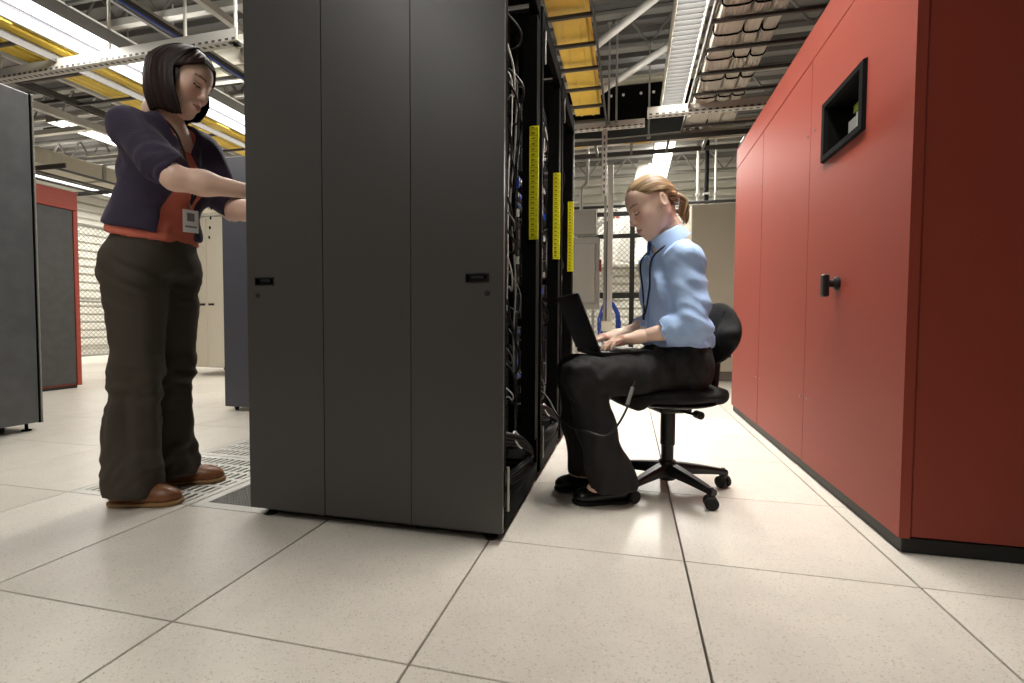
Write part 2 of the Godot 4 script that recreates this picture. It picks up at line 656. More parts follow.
func build_ceiling() -> void:
	var c := setting("ceiling")
	put("slab", mb().bx(ROOM[0] - 0.2, ROOM[1] + 0.2, ROOM[4], ROOM[4] + 0.2, ROOM[2] - 0.2, ROOM[3] + 0.2), M.deck, c)
	# trapezoid ribs of the steel deck, along x
	var rib := mb()
	var pr := PackedVector2Array([Vector2(-0.06, 0.0), Vector2(0.06, 0.0), Vector2(0.04, -0.05), Vector2(-0.04, -0.05)])
	rib.extrude(pr, ROOM[1] - ROOM[0], Transform3D(Basis(Vector3(0, 0, 1), Vector3(0, 1, 0), Vector3(-1, 0, 0)), Vector3(ROOM[1], 0, 0)))
	var rm := rib.mesh()
	for k in 52:
		var r := put("deck_rib", rm, M.deck, c)
		r.position = Vector3(0, ROOM[4], 3.2 - k * 0.245)
	# steel joists along x with lattice webs
	var j := mb()
	j.bx(ROOM[0], ROOM[1], 0.36, 0.40, -0.05, 0.05, 0.004)
	j.bx(ROOM[0], ROOM[1], 0.0, 0.045, -0.05, 0.05, 0.004)
	var x: float = ROOM[0] + 0.1
	while x < ROOM[1] - 0.5:
		j.rod(Vector3(x, 0.03, 0), Vector3(x + 0.25, 0.37, 0), 0.013, 6)
		j.rod(Vector3(x + 0.25, 0.37, 0), Vector3(x + 0.5, 0.03, 0), 0.013, 6)
		x += 0.5
	var jm := j.mesh()
	for k in 8:
		var o := put("joist", jm, M.joist, c)
		o.position = Vector3(0, ROOM[4] - 0.46, 1.6 - k * 1.5)


# ---------------------------------------------------------------- lights
func luminaire(q: Array, label: String, louvre: bool) -> void:
	var x: float = q[0]
	var y: float = q[1]
	var z0: float = q[2]
	var z1: float = q[3]
	var w: float = q[4]
	var t := thing("ceiling_light", label, "light", Vector3(x, y, (z0 + z1) / 2), 0.0)
	var l := z0 - z1
	# sheet-steel trough, open below
	var body := mb()
	var top := 0.103 if louvre else 0.085
	body.box(Vector3(0, top, 0), Vector3(w, 0.012, l), 0.003)
	for s in [-1.0, 1.0]:
		body.box(Vector3(s * (w / 2 - 0.006), top / 2 - 0.002, 0), Vector3(0.012, top, l), 0.003)
		body.box(Vector3(0, top / 2 - 0.002, s * (l / 2 - 0.006)), Vector3(w - 0.02, top, 0.012), 0.003)
	put("housing", body, M.white_paint if louvre else M.fixture_grey, t)
	var glow := mb()
	if louvre:
		glow.box(Vector3(0, 0.078, 0), Vector3(w - 0.03, 0.012, l - 0.03))
		put("lamp_panel", glow, M.lamp_glow, t)
		var blade: ArrayMesh = mb().box(Vector3.ZERO, Vector3(w - 0.026, 0.062, 0.005)).mesh()
		var nb := int(l / 0.06)
		for k in nb:
			var b := put("louvre_blade", blade, M.louvre, t)
			b.position = Vector3(0, 0.032, -l / 2 + 0.03 + (l - 0.06) * k / (nb - 1))
	else:
		for s in [-1.0, 1.0]:
			var g := mb().box(Vector3(s * w * 0.245, 0.018, 0), Vector3(w * 0.45, 0.03, l - 0.03), 0.01)
			put("lamp_diffuser", g, M.lamp_glow, t)
		put("centre_rib", mb().box(Vector3(0, 0.004, 0), Vector3(0.009, 0.038, l - 0.03), 0.002), M.blue_grey_paint, t)
	# slot in the roof of the housing lets some light up to the ceiling
	put("top_slot", mb().box(Vector3(0, top + 0.008, 0), Vector3(w * 0.5, 0.004, l - 0.1)), M.lamp_glow, t)
	for s in [-1.0, 1.0]:
		var hz: float = s * l * 0.32
		put("hanger_rod", mb().rod(Vector3(0, 0.09, hz), Vector3(0, 4.0 - y, hz), 0.006, 8), M.bare_zinc, t)
	var n := maxi(1, int(round(l / 1.9)))
	for k in n:
		var a := AreaLight3D.new()
		a.name = "area_light"
		t.add_child(a, true)
		a.position = Vector3(0, 0.070 if louvre else -0.006, -l / 2 + l * (k + 0.5) / n)
		a.rotation_degrees = Vector3(-90, 0, 0)
		a.area_size = Vector2(w - 0.034, l / n - 0.02)
		a.light_color = Color(1.0, 0.985, 0.955)
		a.light_energy = q[5] * (3.4 if louvre else 1.0)
		a.area_range = 14.0
		a.area_attenuation = 2.0
		a.area_normalize_energy = true
		a.shadow_enabled = true
		var up: AreaLight3D = a.duplicate()
		up.name = "area_light_up"
		t.add_child(up, true)
		up.position.y = top + 0.014
		up.rotation_degrees = Vector3(90, 0, 0)
		up.area_size = Vector2(w * 0.5, l / n - 0.12)
		up.light_energy = q[5] * 0.14


# ---------------------------------------------------------------- server racks
const RX0 := -0.905
const RX1 := 0.050
const RACK_TOP := 2.11
const RACK_PITCH := 0.655


func panel_with_slot(x0: float, x1: float, y0: float, y1: float, zf: float, th: float, sx: float, sy: float, sw: float, sh: float) -> MB:
	# a flat sheet with a rectangular hole at (sx, sy)
	var b := mb()
	b.bx(x0, x1, sy + sh / 2, y1, zf - th, zf)
	b.bx(x0, x1, y0, sy - sh / 2, zf - th, zf)
	b.bx(x0, sx - sw / 2, sy - sh / 2, sy + sh / 2, zf - th, zf)
	b.bx(sx + sw / 2, x1, sy - sh / 2, sy + sh / 2, zf - th, zf)
	return b


func build_rack(k: int, label: String) -> void:
	var z0 := -0.581 - RACK_PITCH * k
	var z1 := z0 - 0.640
	var t := thing("server_rack", label, "rack", Vector3((RX0 + RX1) / 2, 0, (z0 + z1) / 2), 0.0, "row of server racks")
	var c := Vector3((RX0 + RX1) / 2, 0, (z0 + z1) / 2)
	var y0 := 0.034
	# posts, local coordinates from here
	var hx := (RX1 - RX0) / 2
	var hz := 0.320
	var zs := hz - 0.022     # inside the side panel
	for sx in [-1.0, 1.0]:
		for sz in [-1.0, 1.0]:
			var p := mb()
			p.box(Vector3(sx * (hx - 0.022), (RACK_TOP + y0) / 2, sz * (zs - 0.012)), Vector3(0.044, RACK_TOP - y0, 0.024), 0.003)
			p.box(Vector3(sx * (hx - 0.036), (RACK_TOP + y0) / 2, sz * (zs - 0.034)), Vector3(0.010, RACK_TOP - y0 - 0.1, 0.05), 0.002)
			put("post", p, M.rack_black, t)
	for sx in [-1.0, 1.0]:
		for sz in [-1.0, 1.0]:
			# 19 inch rail with square holes shown as a row of small pits
			var r := mb()
			var rx: float = sx * (hx - 0.13)
			r.box(Vector3(rx, 1.08, sz * (zs - 0.055)), Vector3(0.006, 1.90, 0.05), 0.001)
			r.box(Vector3(rx - sx * 0.02, 1.08, sz * (zs - 0.032)), Vector3(0.045, 1.90, 0.005), 0.001)
			for h in 42:
				r.box(Vector3(rx + sx * 0.0036, 0.17 + h * 0.04445, sz * (zs - 0.066)), Vector3(0.003, 0.010, 0.010), 0.0005)
			put("rail", r, M.rack_black, t)
	var top := mb()
	top.box(Vector3(0, RACK_TOP - 0.012, 0), Vector3(hx * 2, 0.024, zs * 2), 0.004)
	top.box(Vector3(hx - 0.015, RACK_TOP - 0.055, 0), Vector3(0.03, 0.07, zs * 2 - 0.05), 0.003)
	top.box(Vector3(-hx + 0.015, RACK_TOP - 0.055, 0), Vector3(0.03, 0.07, zs * 2 - 0.05), 0.003)
	put("top_panel", top, M.rack_black, t)
	var base := mb()
	for sx in [-1.0, 1.0]:
		base.box(Vector3(sx * (hx - 0.02), y0 + 0.034, 0), Vector3(0.04, 0.068, zs * 2), 0.003)
	base.box(Vector3(0, y0 + 0.01, 0), Vector3(hx * 2 - 0.06, 0.012, zs * 2), 0.002)
	for sz in [-1.0, 1.0]:
		base.box(Vector3(0, y0 + 0.03, sz * (zs - 0.012)), Vector3(hx * 2 - 0.06, 0.05, 0.024), 0.002)
	put("base_frame", base, M.rack_black, t)
	# skirt close to the floor, set back
	put("skirt", mb().box(Vector3(0.0, 0.017, 0), Vector3(hx * 2 - 0.15, 0.030, zs * 2 - 0.06), 0.002), M.rack_inside, t)
	for sx in [-1.0, 1.0]:
		for sz in [-1.0, 1.0]:
			var ft := Transform3D(Basis(), Vector3(sx * (hx - 0.05), 0, sz * (hz - 0.045)))
			put("levelling_foot", mb().lathe([Vector2(0, 0), Vector2(0.024, 0), Vector2(0.024, 0.007), Vector2(0.009, 0.013), Vector2(0.009, 0.045), Vector2(0, 0.045)], ft, 14), M.black_plastic, t)
	# side panels
	for sz in [1.0, -1.0]:
		var zf: float = hz if sz > 0 else -hz + 0.020
		if k == 0 and sz > 0:
			var xs := [-hx, -0.596 - c.x, -0.266 - c.x, hx]
			for q in 3:
				var a: float = xs[q] + (0.0009 if q > 0 else 0.0)
				var b: float = xs[q + 1] - (0.0009 if q < 2 else 0.0)
				if q == 1:
					put("side_panel", mb().bx(a, b, y0, RACK_TOP, zf - 0.018, zf, 0.0016), M.rack_panel, t)
				else:
					var sx := (-0.832 if q == 0 else -0.037) - c.x
					var sp := put("side_panel", panel_with_slot(a, b, y0, RACK_TOP, zf, 0.018, sx, 0.857, 0.076, 0.027), M.rack_panel, t)
					var rim := mb()
					for s in [-1.0, 1.0]:
						rim.box(Vector3(sx, 0.857 + s * 0.0135, zf - 0.009), Vector3(0.080, 0.004, 0.024), 0.001)
						rim.box(Vector3(sx + s * 0.038, 0.857, zf - 0.009), Vector3(0.004, 0.031, 0.024), 0.001)
					rim.box(Vector3(sx, 0.857, zf - 0.020), Vector3(0.076, 0.03, 0.004))
					rim.box(Vector3(sx, 0.861, zf - 0.010), Vector3(0.044, 0.013, 0.014), 0.002)
					put("finger_latch", rim, M.black_plastic, sp)
					var lx := (-0.861 if q == 0 else -0.003) - c.x
					var lt := Transform3D(Basis(Vector3.RIGHT, PI / 2), Vector3(lx, 0.808, zf - 0.004))
					put("lock", mb().lathe([Vector2(0.0095, 0), Vector2(0.0095, 0.006), Vector2(0.0075, 0.0072), Vector2(0, 0.0072)], lt, 18), M.server_grey, sp)
			put("side_backing", mb().bx(-hx + 0.01, hx - 0.01, y0 + 0.01, RACK_TOP - 0.01, zf - 0.022, zf - 0.0185), M.rack_black, t)
		elif k == 2 and sz < 0:
			put("side_panel", mb().bx(-hx, hx, y0, RACK_TOP, zf - 0.020, zf, 0.002), M.rack_panel, t)
	# vertical cable manager plate and the yellow strip on the far rear post
	var yp := zs * -1.0 + 0.024
	var strip := put("label_strip", mb().box(Vector3(hx - 0.010, 1.300, yp + 0.056), Vector3(0.040, 0.470, 0.004), 0.001), M.yellow_label, t)
	for q in 21:
		var ln := mb()
		ln.box(Vector3(hx - 0.010, 1.075 + q * 0.0222, yp + 0.0585), Vector3(0.034, 0.0012, 0.001))
		ln.box(Vector3(hx - 0.014, 1.084 + q * 0.0222, yp + 0.0585), Vector3(0.014, 0.006, 0.001))
		put("printed_line", ln, M.label_print, strip)
	put("strip_carrier", mb().box(Vector3(hx - 0.030, 1.10, yp + 0.027), Vector3(0.062, 1.78, 0.052), 0.002), M.rack_black, t)
	# small labels along the manager
	for q in [[1.62, "paper"], [1.44, "paper"], [1.30, "port_blue"], [1.18, "paper"], [0.98, "paper"]]:
		put("port_label", mb().box(Vector3(hx - 0.078, q[0], yp + 0.054), Vector3(0.012, 0.032, 0.003)), M[q[1]], t)
	# hinge and latch fittings on the rear edge near the panel
	var hg := mb()
	hg.box(Vector3(hx + 0.004, 0.205, zs - 0.02), Vector3(0.010, 0.05, 0.022), 0.002)
	hg.box(Vector3(hx + 0.004, 0.135, zs - 0.02), Vector3(0.010, 0.05, 0.022), 0.002)
	hg.rod(Vector3(hx + 0.010, 0.10, zs - 0.008), Vector3(hx + 0.010, 0.245, zs - 0.008), 0.006)
	put("hinge", hg, M.steel, t)
	hg = mb()
	hg.box(Vector3(hx + 0.003, 1.93, zs - 0.02), Vector3(0.008, 0.09, 0.02), 0.002)
	hg.rod(Vector3(hx + 0.009, 1.86, zs - 0.01), Vector3(hx + 0.009, 2.0, zs - 0.01), 0.005)
	put("hinge", hg, M.steel, t)


func build_servers(k: int, words: String) -> void:
	var zc := -0.581 - RACK_PITCH * k - 0.320
	var rng := RandomNumberGenerator.new()
	rng.seed = 70 + k
	var y := 0.34
	var nth := 0
	while y < 1.90:
		var u := rng.randi_range(1, 3)
		var h := u * 0.04445 - 0.003
		if y + h > 1.98: break
		var t := thing("server", "%s black rack server%s mounted inside %s" % [NTH[mini(nth, 19)], " from the bottom" if nth > 0 else "", words], "server", Vector3(-0.47, y, zc), 0.0, "servers inside %s" % words)
		nth += 1
		var deep := rng.randf_range(0.34, 0.37)
		put("chassis", mb().bx(-0.32, deep, 0, h, -0.215, 0.215, 0.002), M.server_black, t)
		var ears := mb()
		for s in [-1.0, 1.0]:
			ears.bx(-0.327, -0.321, 0.001, h - 0.001, s * 0.216, s * 0.238)
		put("ears", ears, M.server_grey, t)
		put("bezel", mb().bx(-0.342, -0.3205, 0.003, h - 0.003, -0.21, 0.21, 0.003), M.server_grey, t)
		# power supply modules and ports at the rear
		for q in 2:
			var zq := -0.19 + q * 0.085
			put("power_supply", mb().bx(deep, deep + 0.010, 0.004, h - 0.004, zq, zq + 0.075, 0.002), M.server_grey, t)
		for q in 4:
			var zq := 0.02 + q * 0.045
			put("port", mb().bx(deep, deep + 0.005, h * 0.3, h * 0.7, zq, zq + 0.02), M.steel if q % 2 == 0 else M.port_blue, t)
		if rng.randf() < 0.5:
			put("status_led", mb().box(Vector3(deep + 0.004, h * 0.5, 0.205), Vector3(0.004, 0.005, 0.005)), M.led_green, t)
		y += u * 0.04445 + (0.04445 if rng.randf() < 0.25 else 0.0)


func rack_cable(pts: Array, r: float, m: String, label: String, group: String) -> void:
	var o := put("cable", mb().tube(curve_pts(pts, 7), r, 7), M[m])
	meta(o, label, "cable", group)


func build_cables(k: int, words: String) -> void:
	var z0 := -0.581 - RACK_PITCH * k
	var z1 := z0 - 0.640
	var rng := RandomNumberGenerator.new()
	rng.seed = 300 + k
	var names := {"cable_white": "white", "cable_grey": "grey", "cable_black": "black"}
	# loops from the servers to the manager by the yellow strip
	for i in 19:
		var y := 0.45 + i * 0.080 + rng.randf_range(-0.02, 0.02)
		var m: String = ["cable_black", "cable_black", "cable_white", "cable_black", "cable_grey"][rng.randi() % 5]
		var sag := rng.randf_range(0.05, 0.20)
		var out := rng.randf_range(-0.045, -0.002)
		var za := z0 - rng.randf_range(0.26, 0.5)
		var zb := z1 + rng.randf_range(0.085, 0.12)
		rack_cable([Vector3(-0.12, y, za), Vector3(-0.06, y + 0.01, za - 0.01), Vector3(out, y - sag * 0.5, lerpf(za, zb, 0.45)), Vector3(out - 0.01, y - sag, lerpf(za, zb, 0.75)), Vector3(-0.07, y - sag * 0.9, zb), Vector3(-0.10, y - sag * 1.6, zb + 0.01)],
			rng.randf_range(0.0028, 0.0045) if m != "cable_black" else rng.randf_range(0.004, 0.006), m,
			"%s cable loop behind the servers of %s, %s%s" % [names[m], words, NTH[i], " from the bottom" if i > 0 else ""], "%s cables in %s" % [names[m], words])
	# long hanging runs
	for i in 8:
		var m: String = ["cable_black", "cable_grey", "cable_white"][i % 3]
		var zz := z1 + 0.10 + 0.035 * i + rng.randf_range(-0.01, 0.01)
		var xx := -0.055 + rng.randf_range(-0.02, 0.03)
		var ya := rng.randf_range(1.5, 1.95)
		var yb := rng.randf_range(0.3, 0.55)
		var ps := [Vector3(-0.12, ya + 0.03, zz)]
		for q in 8:
			ps.append(Vector3(xx + rng.randf_range(-0.012, 0.012), lerpf(ya, yb, q / 7.0), zz + rng.randf_range(-0.03, 0.03)))
		rack_cable(ps, rng.randf_range(0.003, 0.005), m, "long %s cable hanging down behind %s, %s counted from the yellow strip" % [names[m], words, NTH[i] if i > 0 else "first"], "long %s cables in %s" % [names[m], words])
	# the thick black bundle looped at the bottom, tied with white straps
	for i in 11:
		var a := 0.012 * (i % 4)
		var b := 0.012 * int(i / 4.0)
		var zc := z0 - 0.26 - b
		var ps := [Vector3(-0.14, 0.30 - a * 0.5, zc + 0.10), Vector3(-0.04, 0.315 - a, zc + 0.08 - b), Vector3(0.045 - b, 0.285 - a, zc - 0.02 + b), Vector3(0.082 - b, 0.215 - a * 0.3, zc - 0.07), Vector3(0.062 - b, 0.15 + a, zc - 0.02 + a), Vector3(-0.01, 0.115 + a, zc + 0.06 - b), Vector3(-0.14, 0.105 + a + b, zc + 0.14)]
		rack_cable(ps, 0.0065, "cable_black", "thick black power cable in the bottom loop of %s" % words, "bottom loop of %s" % words)
	for q in [[Vector3(0.035, 0.272, z0 - 0.29), 0.5], [Vector3(0.045, 0.168, z0 - 0.30), -0.6]]:
		var ring := mb()
		var cp := PackedVector3Array()
		for s in 17:
			var an := TAU * s / 16.0
			cp.append(q[0] + Basis(Vector3.BACK, q[1]) * Vector3(0, cos(an) * 0.034, sin(an) * 0.034))
		ring.tube(cp, 0.0035, 6, false)
		meta(put("cable_tie", ring, M.cable_white), "white strap round the black cable loop of %s, %s one" % [words, "upper" if q[1] > 0 else "lower"], "cable tie")


# ---------------------------------------------------------------- red cooling unit
func build_red_units() -> void:
	var X := 1.265
	var zn := -0.825
	var zf := -3.420
	var t := thing("cooling_unit", "tall red cooling unit with three doors along the aisle", "cooling unit", Vector3(1.8, 0, (zn + zf) / 2))
	var o := -t.position
	var y0 := 0.050
	put("plinth", mb().bx(X + 0.012 + o.x, 2.4 + o.x, 0.001, y0, zf + 0.01 + o.z, zn - 0.010 + o.z, 0.003), M.plinth, t)
	put("body", mb().bx(X + 0.105 + o.x, 2.4 + o.x, y0, 2.11, zf + 0.005 + o.z, zn - 0.030 + o.z, 0.004), M.red_paint, t)
	put("end_panel", mb().bx(X + 0.034 + o.x, 2.4 + o.x, y0 + 0.004, 2.118, zn - 0.028 + o.z, zn - 0.004 + o.z, 0.003), M.red_paint, t)
	put("header", mb().bx(X + o.x, X + 0.032 + o.x, 1.964, 2.12, zf + o.z, zn + o.z, 0.003), M.red_paint, t)
	var zs := [zn, -1.712, -2.585, zf]
	for k in 3:
		var a: float = zs[k] - (0.002 if k > 0 else 0.0)
		var b: float = zs[k + 1] + (0.002 if k < 2 else 0.0)
		var d: MeshInstance3D
		if k == 0:
			# hole for the display window
			var wy0 := 1.448
			var wy1 := 1.662
			var wz0 := -1.515
			var wz1 := -1.170
			var p := mb()
			p.bx(X + o.x, X + 0.030 + o.x, wy1, 1.960, b + o.z, a + o.z)
			p.bx(X + o.x, X + 0.030 + o.x, y0, wy0, b + o.z, a + o.z)
			p.bx(X + o.x, X + 0.030 + o.x, wy0, wy1, wz1 + o.z, a + o.z)
			p.bx(X + o.x, X + 0.030 + o.x, wy0, wy1, b + o.z, wz0 + o.z)
			d = put("door", p, M.red_paint, t)
			red_window(d, o, X, wy0, wy1, wz0, wz1)
			red_handle(d, Vector3(X, 0.882, -1.345) + o)
		else:
			d = put("door", mb().bx(X + o.x, X + 0.030 + o.x, y0, 1.960, b + o.z, a + o.z, 0.0025), M.red_paint, t)
		for y in [0.36, 1.62]:
			for zz in ([a - 0.045, b + 0.045] if k > 0 else [b + 0.045]):
				put("screw", mb().lathe([Vector2(0.006, 0), Vector2(0.006, 0.002), Vector2(0.003, 0.0035), Vector2(0, 0.0035)], Transform3D(Basis(Vector3.BACK, PI / 2), Vector3(X, y, zz) + o), 10), M.steel, d)


func red_window(d: Node3D, o: Vector3, X: float, y0: float, y1: float, z0: float, z1: float) -> void:
	var f := mb()
	# bevelled black surround, proud of the door, and the tapering throat behind it
	var oy0 := y0 - 0.022
	var oy1 := y1 + 0.022
	var oz0 := z0 - 0.028
	var oz1 := z1 + 0.028
	var pr := -0.014
	var rings := [
		[0.0, oy0, oy1, oz0, oz1], [pr, oy0 + 0.004, oy1 - 0.004, oz0 + 0.004, oz1 - 0.004],
		[pr, y0 + 0.004, y1 - 0.004, z0 + 0.004, z1 - 0.004], [0.0, y0 + 0.010, y1 - 0.010, z0 + 0.010, z1 - 0.010],
		[0.075, y0 + 0.026, y1 - 0.022, z0 + 0.022, z1 - 0.022]]
	for k in 4:
		var a: Array = rings[k]
		var b: Array = rings[k + 1]
		var pa := [Vector3(X + a[0], a[1], a[3]), Vector3(X + a[0], a[1], a[4]), Vector3(X + a[0], a[2], a[4]), Vector3(X + a[0], a[2], a[3])]
		var pb := [Vector3(X + b[0], b[1], b[3]), Vector3(X + b[0], b[1], b[4]), Vector3(X + b[0], b[2], b[4]), Vector3(X + b[0], b[2], b[3])]
		for i in 4:
			var j := (i + 1) % 4
			f.quad(o + pa[j], o + pa[i], o + pb[i], o + pb[j])
	put("window_surround", f, M.surround, d)
	var yb0 := y0 + 0.026
	var yb1 := y1 - 0.022
	var s := put("display", mb().bx(X + 0.074 + o.x, X + 0.082 + o.x, yb0, yb1, z0 + 0.022 + o.z, z1 - 0.022 + o.z), M.black_gloss, d)
	var face := X + 0.0735 + o.x
	put("notice", mb().bx(face - 0.0015, face, yb0 + 0.010, yb1 - 0.062, z0 + 0.030 + o.z, z0 + 0.098 + o.z), M.paper, s)
	put("notice", mb().bx(face - 0.0015, face, yb0 + 0.014, yb1 - 0.050, z0 + 0.102 + o.z, z0 + 0.180 + o.z), M.paper, s)
	put("green_label", mb().bx(face - 0.0015, face, yb1 - 0.044, yb1 - 0.012, z0 + 0.075 + o.z, z0 + 0.170 + o.z), M.label_green, s)
	put("screen_symbol", mb().bx(face - 0.003, face - 0.0015, yb0 + 0.055, yb0 + 0.095, z0 + 0.125 + o.z, z0 + 0.165 + o.z), M.label_dark, s)


func red_handle(d: Node3D, p: Vector3) -> void:
	var b := mb()
	b.lathe([Vector2(0.028, 0), Vector2(0.028, 0.010), Vector2(0.022, 0.016), Vector2(0.016, 0.018), Vector2(0.016, 0.040), Vector2(0, 0.040)], Transform3D(Basis(Vector3.BACK, PI / 2), p), 20)
	var h := put("handle", b, M.black_plastic, d)
	put("lever", mb().box(p + Vector3(-0.048, -0.008, 0.0), Vector3(0.024, 0.092, 0.036), 0.005), M.black_plastic, h)


# ---------------------------------------------------------------- other cabinets
func castor(t: Node3D, p: Vector3, r := 0.028) -> void:
	var w := mb()
	w.lathe([Vector2(0, -0.009), Vector2(r, -0.009), Vector2(r, 0.009), Vector2(0, 0.009)], Transform3D(Basis(Vector3.RIGHT, PI / 2), p + Vector3(0, r, 0)), 14)
	w.box(p + Vector3(0, r * 2.1, 0), Vector3(0.03, 0.02, 0.03), 0.003)
	put("castor", w, M.rubber, t)


func plain_cabinet(called: String, label: String, cat: String, x0: float, x1: float, z0: float, z1: float, y0: float, y1: float, body: Material, doors: int, face: String, group := "") -> Node3D:
	# box of sheet steel with separate doors on one face ("z": towards +z, "x": towards +x)
	var c := Vector3((x0 + x1) / 2, 0, (z0 + z1) / 2)
	var t := thing(called, label, cat, c, 0.0, group)
	var w := x1 - x0
	var dp := z0 - z1
	var d := 0.022
	if face == "z":
		put("body", mb().box(Vector3(0, (y0 + y1) / 2, -d / 2), Vector3(w, y1 - y0, dp - d), 0.004), body, t)
		for k in doors:
			var dw := w / doors
			var dx := -w / 2 + dw * (k + 0.5)
			var dr := put("door", mb().box(Vector3(dx, (y0 + y1) / 2, dp / 2 - d / 2 + 0.002), Vector3(dw - 0.006, y1 - y0 - 0.012, d), 0.003), body, t)
			var hx := dx + (dw / 2 - 0.07) * (1 if k % 2 == 0 else -1)
			var hb := mb().box(Vector3(hx, 0.93, dp / 2 + 0.004), Vector3(0.09, 0.028, 0.006), 0.002)
			hb.box(Vector3(hx, 0.933, dp / 2 + 0.0075), Vector3(0.06, 0.010, 0.004), 0.001)
			put("handle", hb, M.black_plastic, dr)
	else:
		put("body", mb().box(Vector3(-d / 2, (y0 + y1) / 2, 0), Vector3(w - d, y1 - y0, dp), 0.004), body, t)
		for k in doors:
			var dw := dp / doors
			var dz := -dp / 2 + dw * (k + 0.5)
			var dr := put("door", mb().box(Vector3(w / 2 - d / 2 + 0.002, (y0 + y1) / 2, dz), Vector3(d, y1 - y0 - 0.012, dw - 0.006), 0.003), body, t)
			put("handle", mb().box(Vector3(w / 2 + 0.008, 0.95, dz + dw / 2 - 0.07), Vector3(0.014, 0.12, 0.026), 0.003), M.black_plastic, dr)
	if y0 > 0.02:
		for sx in [-1.0, 1.0]:
			for sz in [-1.0, 1.0]:
				castor(t, Vector3(sx * (w / 2 - 0.06), 0, sz * (dp / 2 - 0.06)), minf(0.03, y0 * 0.42))
	return t


func build_cabinets() -> void:
	# charcoal cabinet at the left edge, its face along x = -3.28
	var t := thing("equipment_cabinet", "tall charcoal cabinet on small feet at the edge of the aisle", "cabinet", Vector3(-3.78, 0, -0.95))
	put("body", mb().bx(-0.5, 0.476, 0.05, 2.15, -0.500, 0.5, 0.004), M.charcoal_paint, t)
	put("door", mb().bx(0.478, 0.500, 0.055, 2.145, -0.484, 0.5, 0.004), M.charcoal_paint, t)
	put("corner_trim", mb().bx(0.478, 0.500, 0.05, 2.15, -0.494, -0.486, 0.002), M.rack_black, t)
	put("corner_edge", mb().bx(0.47, 0.502, 0.05, 2.15, -0.506, -0.496, 0.002), M.grey_paint, t)
	for sx in [-1.0, 1.0]:
		for sz in [-1.0, 1.0]:
			put("foot", mb().lathe([Vector2(0, 0), Vector2(0.026, 0), Vector2(0.026, 0.008), Vector2(0.009, 0.014), Vector2(0.009, 0.055)], Transform3D(Basis(), Vector3(sx * 0.44, 0, sz * 0.45)), 14), M.rack_black, t)
			castor(t, Vector3(sx * 0.40, 0, sz * 0.34), 0.02)
	# red framed unit with a black grille face
	t = thing("cooling_unit", "red framed cooling unit with black front behind the charcoal cabinet", "cooling unit", Vector3(-5.72, 0, -2.20))
	put("body", mb().bx(-0.5, 0.47, 0.03, 2.05, -0.86, 0.9, 0.004), M.red_paint, t)
	put("header", mb().bx(0.472, 0.505, 1.86, 2.05, -0.86, 0.9, 0.004), M.red_paint, t)
	put("edge_post", mb().bx(0.472, 0.505, 0.03, 1.858, -0.86, -0.815, 0.004), M.red_paint, t)
	for k in 2:
		var pz := -0.81 + k * 0.86
		put("black_panel", mb().bx(0.472, 0.500, 0.05, 1.855, pz, pz + 0.85, 0.004), M.dark_panel, t)
	put("plinth", mb().bx(-0.48, 0.46, 0.001, 0.03, -0.84, 0.88), M.plinth, t)
	# slate cabinet beyond the standing woman
	plain_cabinet("equipment_cabinet", "slate grey cabinet standing behind the near server rack", "cabinet", -2.70, -1.75, -2.33, -3.2, 0.03, 2.0, M.blue_grey_paint, 1, "z")
	# pale cabinets on castors
	plain_cabinet("equipment_cabinet", "cream double door cabinet on castors behind the brown trousers", "cabinet", -5.35, -4.45, -4.35, -5.1, 0.11, 2.05, M.cream_paint, 2, "z")
	# beige cabinet behind the chair
	var g := plain_cabinet("equipment_cabinet", "beige steel cabinet behind the office chair", "cabinet", 1.17, 2.1, -5.55, -6.3, 0.12, 2.19, M.cream_paint, 1, "z")
	put("hinge", mb().bx(0.05, 0.085, 1.95, 2.08, 0.375, 0.395, 0.003), M.black_plastic, g)
	put("base", mb().bx(-0.44, 0.44, 0.001, 0.118, -0.33, 0.33, 0.004), M.grey_paint, g)
	put("handle_plate", mb().bx(-0.02, 0.02, 0.30, 0.42, 0.377, 0.392, 0.003), M.black_plastic, g)


func build_racks() -> void:
	build_rack(0, "dark grey server rack with a broad closed side panel facing the camera")
	build_rack(1, "black open backed server rack, second in the row")
	build_rack(2, "black open backed server rack at the far end of the row")
	var words := ["the near rack", "the second rack", "the third rack"]
	for k in 3:
		build_servers(k, words[k])
		build_cables(k, words[k])

# ---------------------------------------------------------------- overhead
func build_lights() -> void:
	luminaire(LUMINAIRES[0], "white louvred ceiling light above the seated woman's aisle", true)
	luminaire(LUMINAIRES[1], "bright twin strip ceiling light at the upper left", false)
	luminaire(LUMINAIRES[2], "long ceiling light above the standing woman's aisle", false)
	luminaire([0.9, 3.3, -5.4, -8.8, 0.3, 3.2], "far ceiling light beyond the cable tray", false)
	luminaire([-6.3, 3.1, -3.6, -8.6, 0.3, 1.0], "far ceiling light over the pale cabinets", false)
	luminaire([-9.6, 3.2, -2.5, -8.6, 0.3, 1.8], "far ceiling light behind the chain link fence", false)
	# the same rows go on behind the camera
	luminaire([0.80, 2.75, 2.9, 0.6, 0.21, 0.05], "louvred ceiling light behind the camera", true)
	luminaire([-1.00, 3.05, 2.9, 0.3, 0.30, 0.75], "twin ceiling light behind the camera", false)
	luminaire([-4.6, 3.05, 2.9, 0.4, 0.30, 0.3], "twin ceiling light at the far left behind the camera", false)


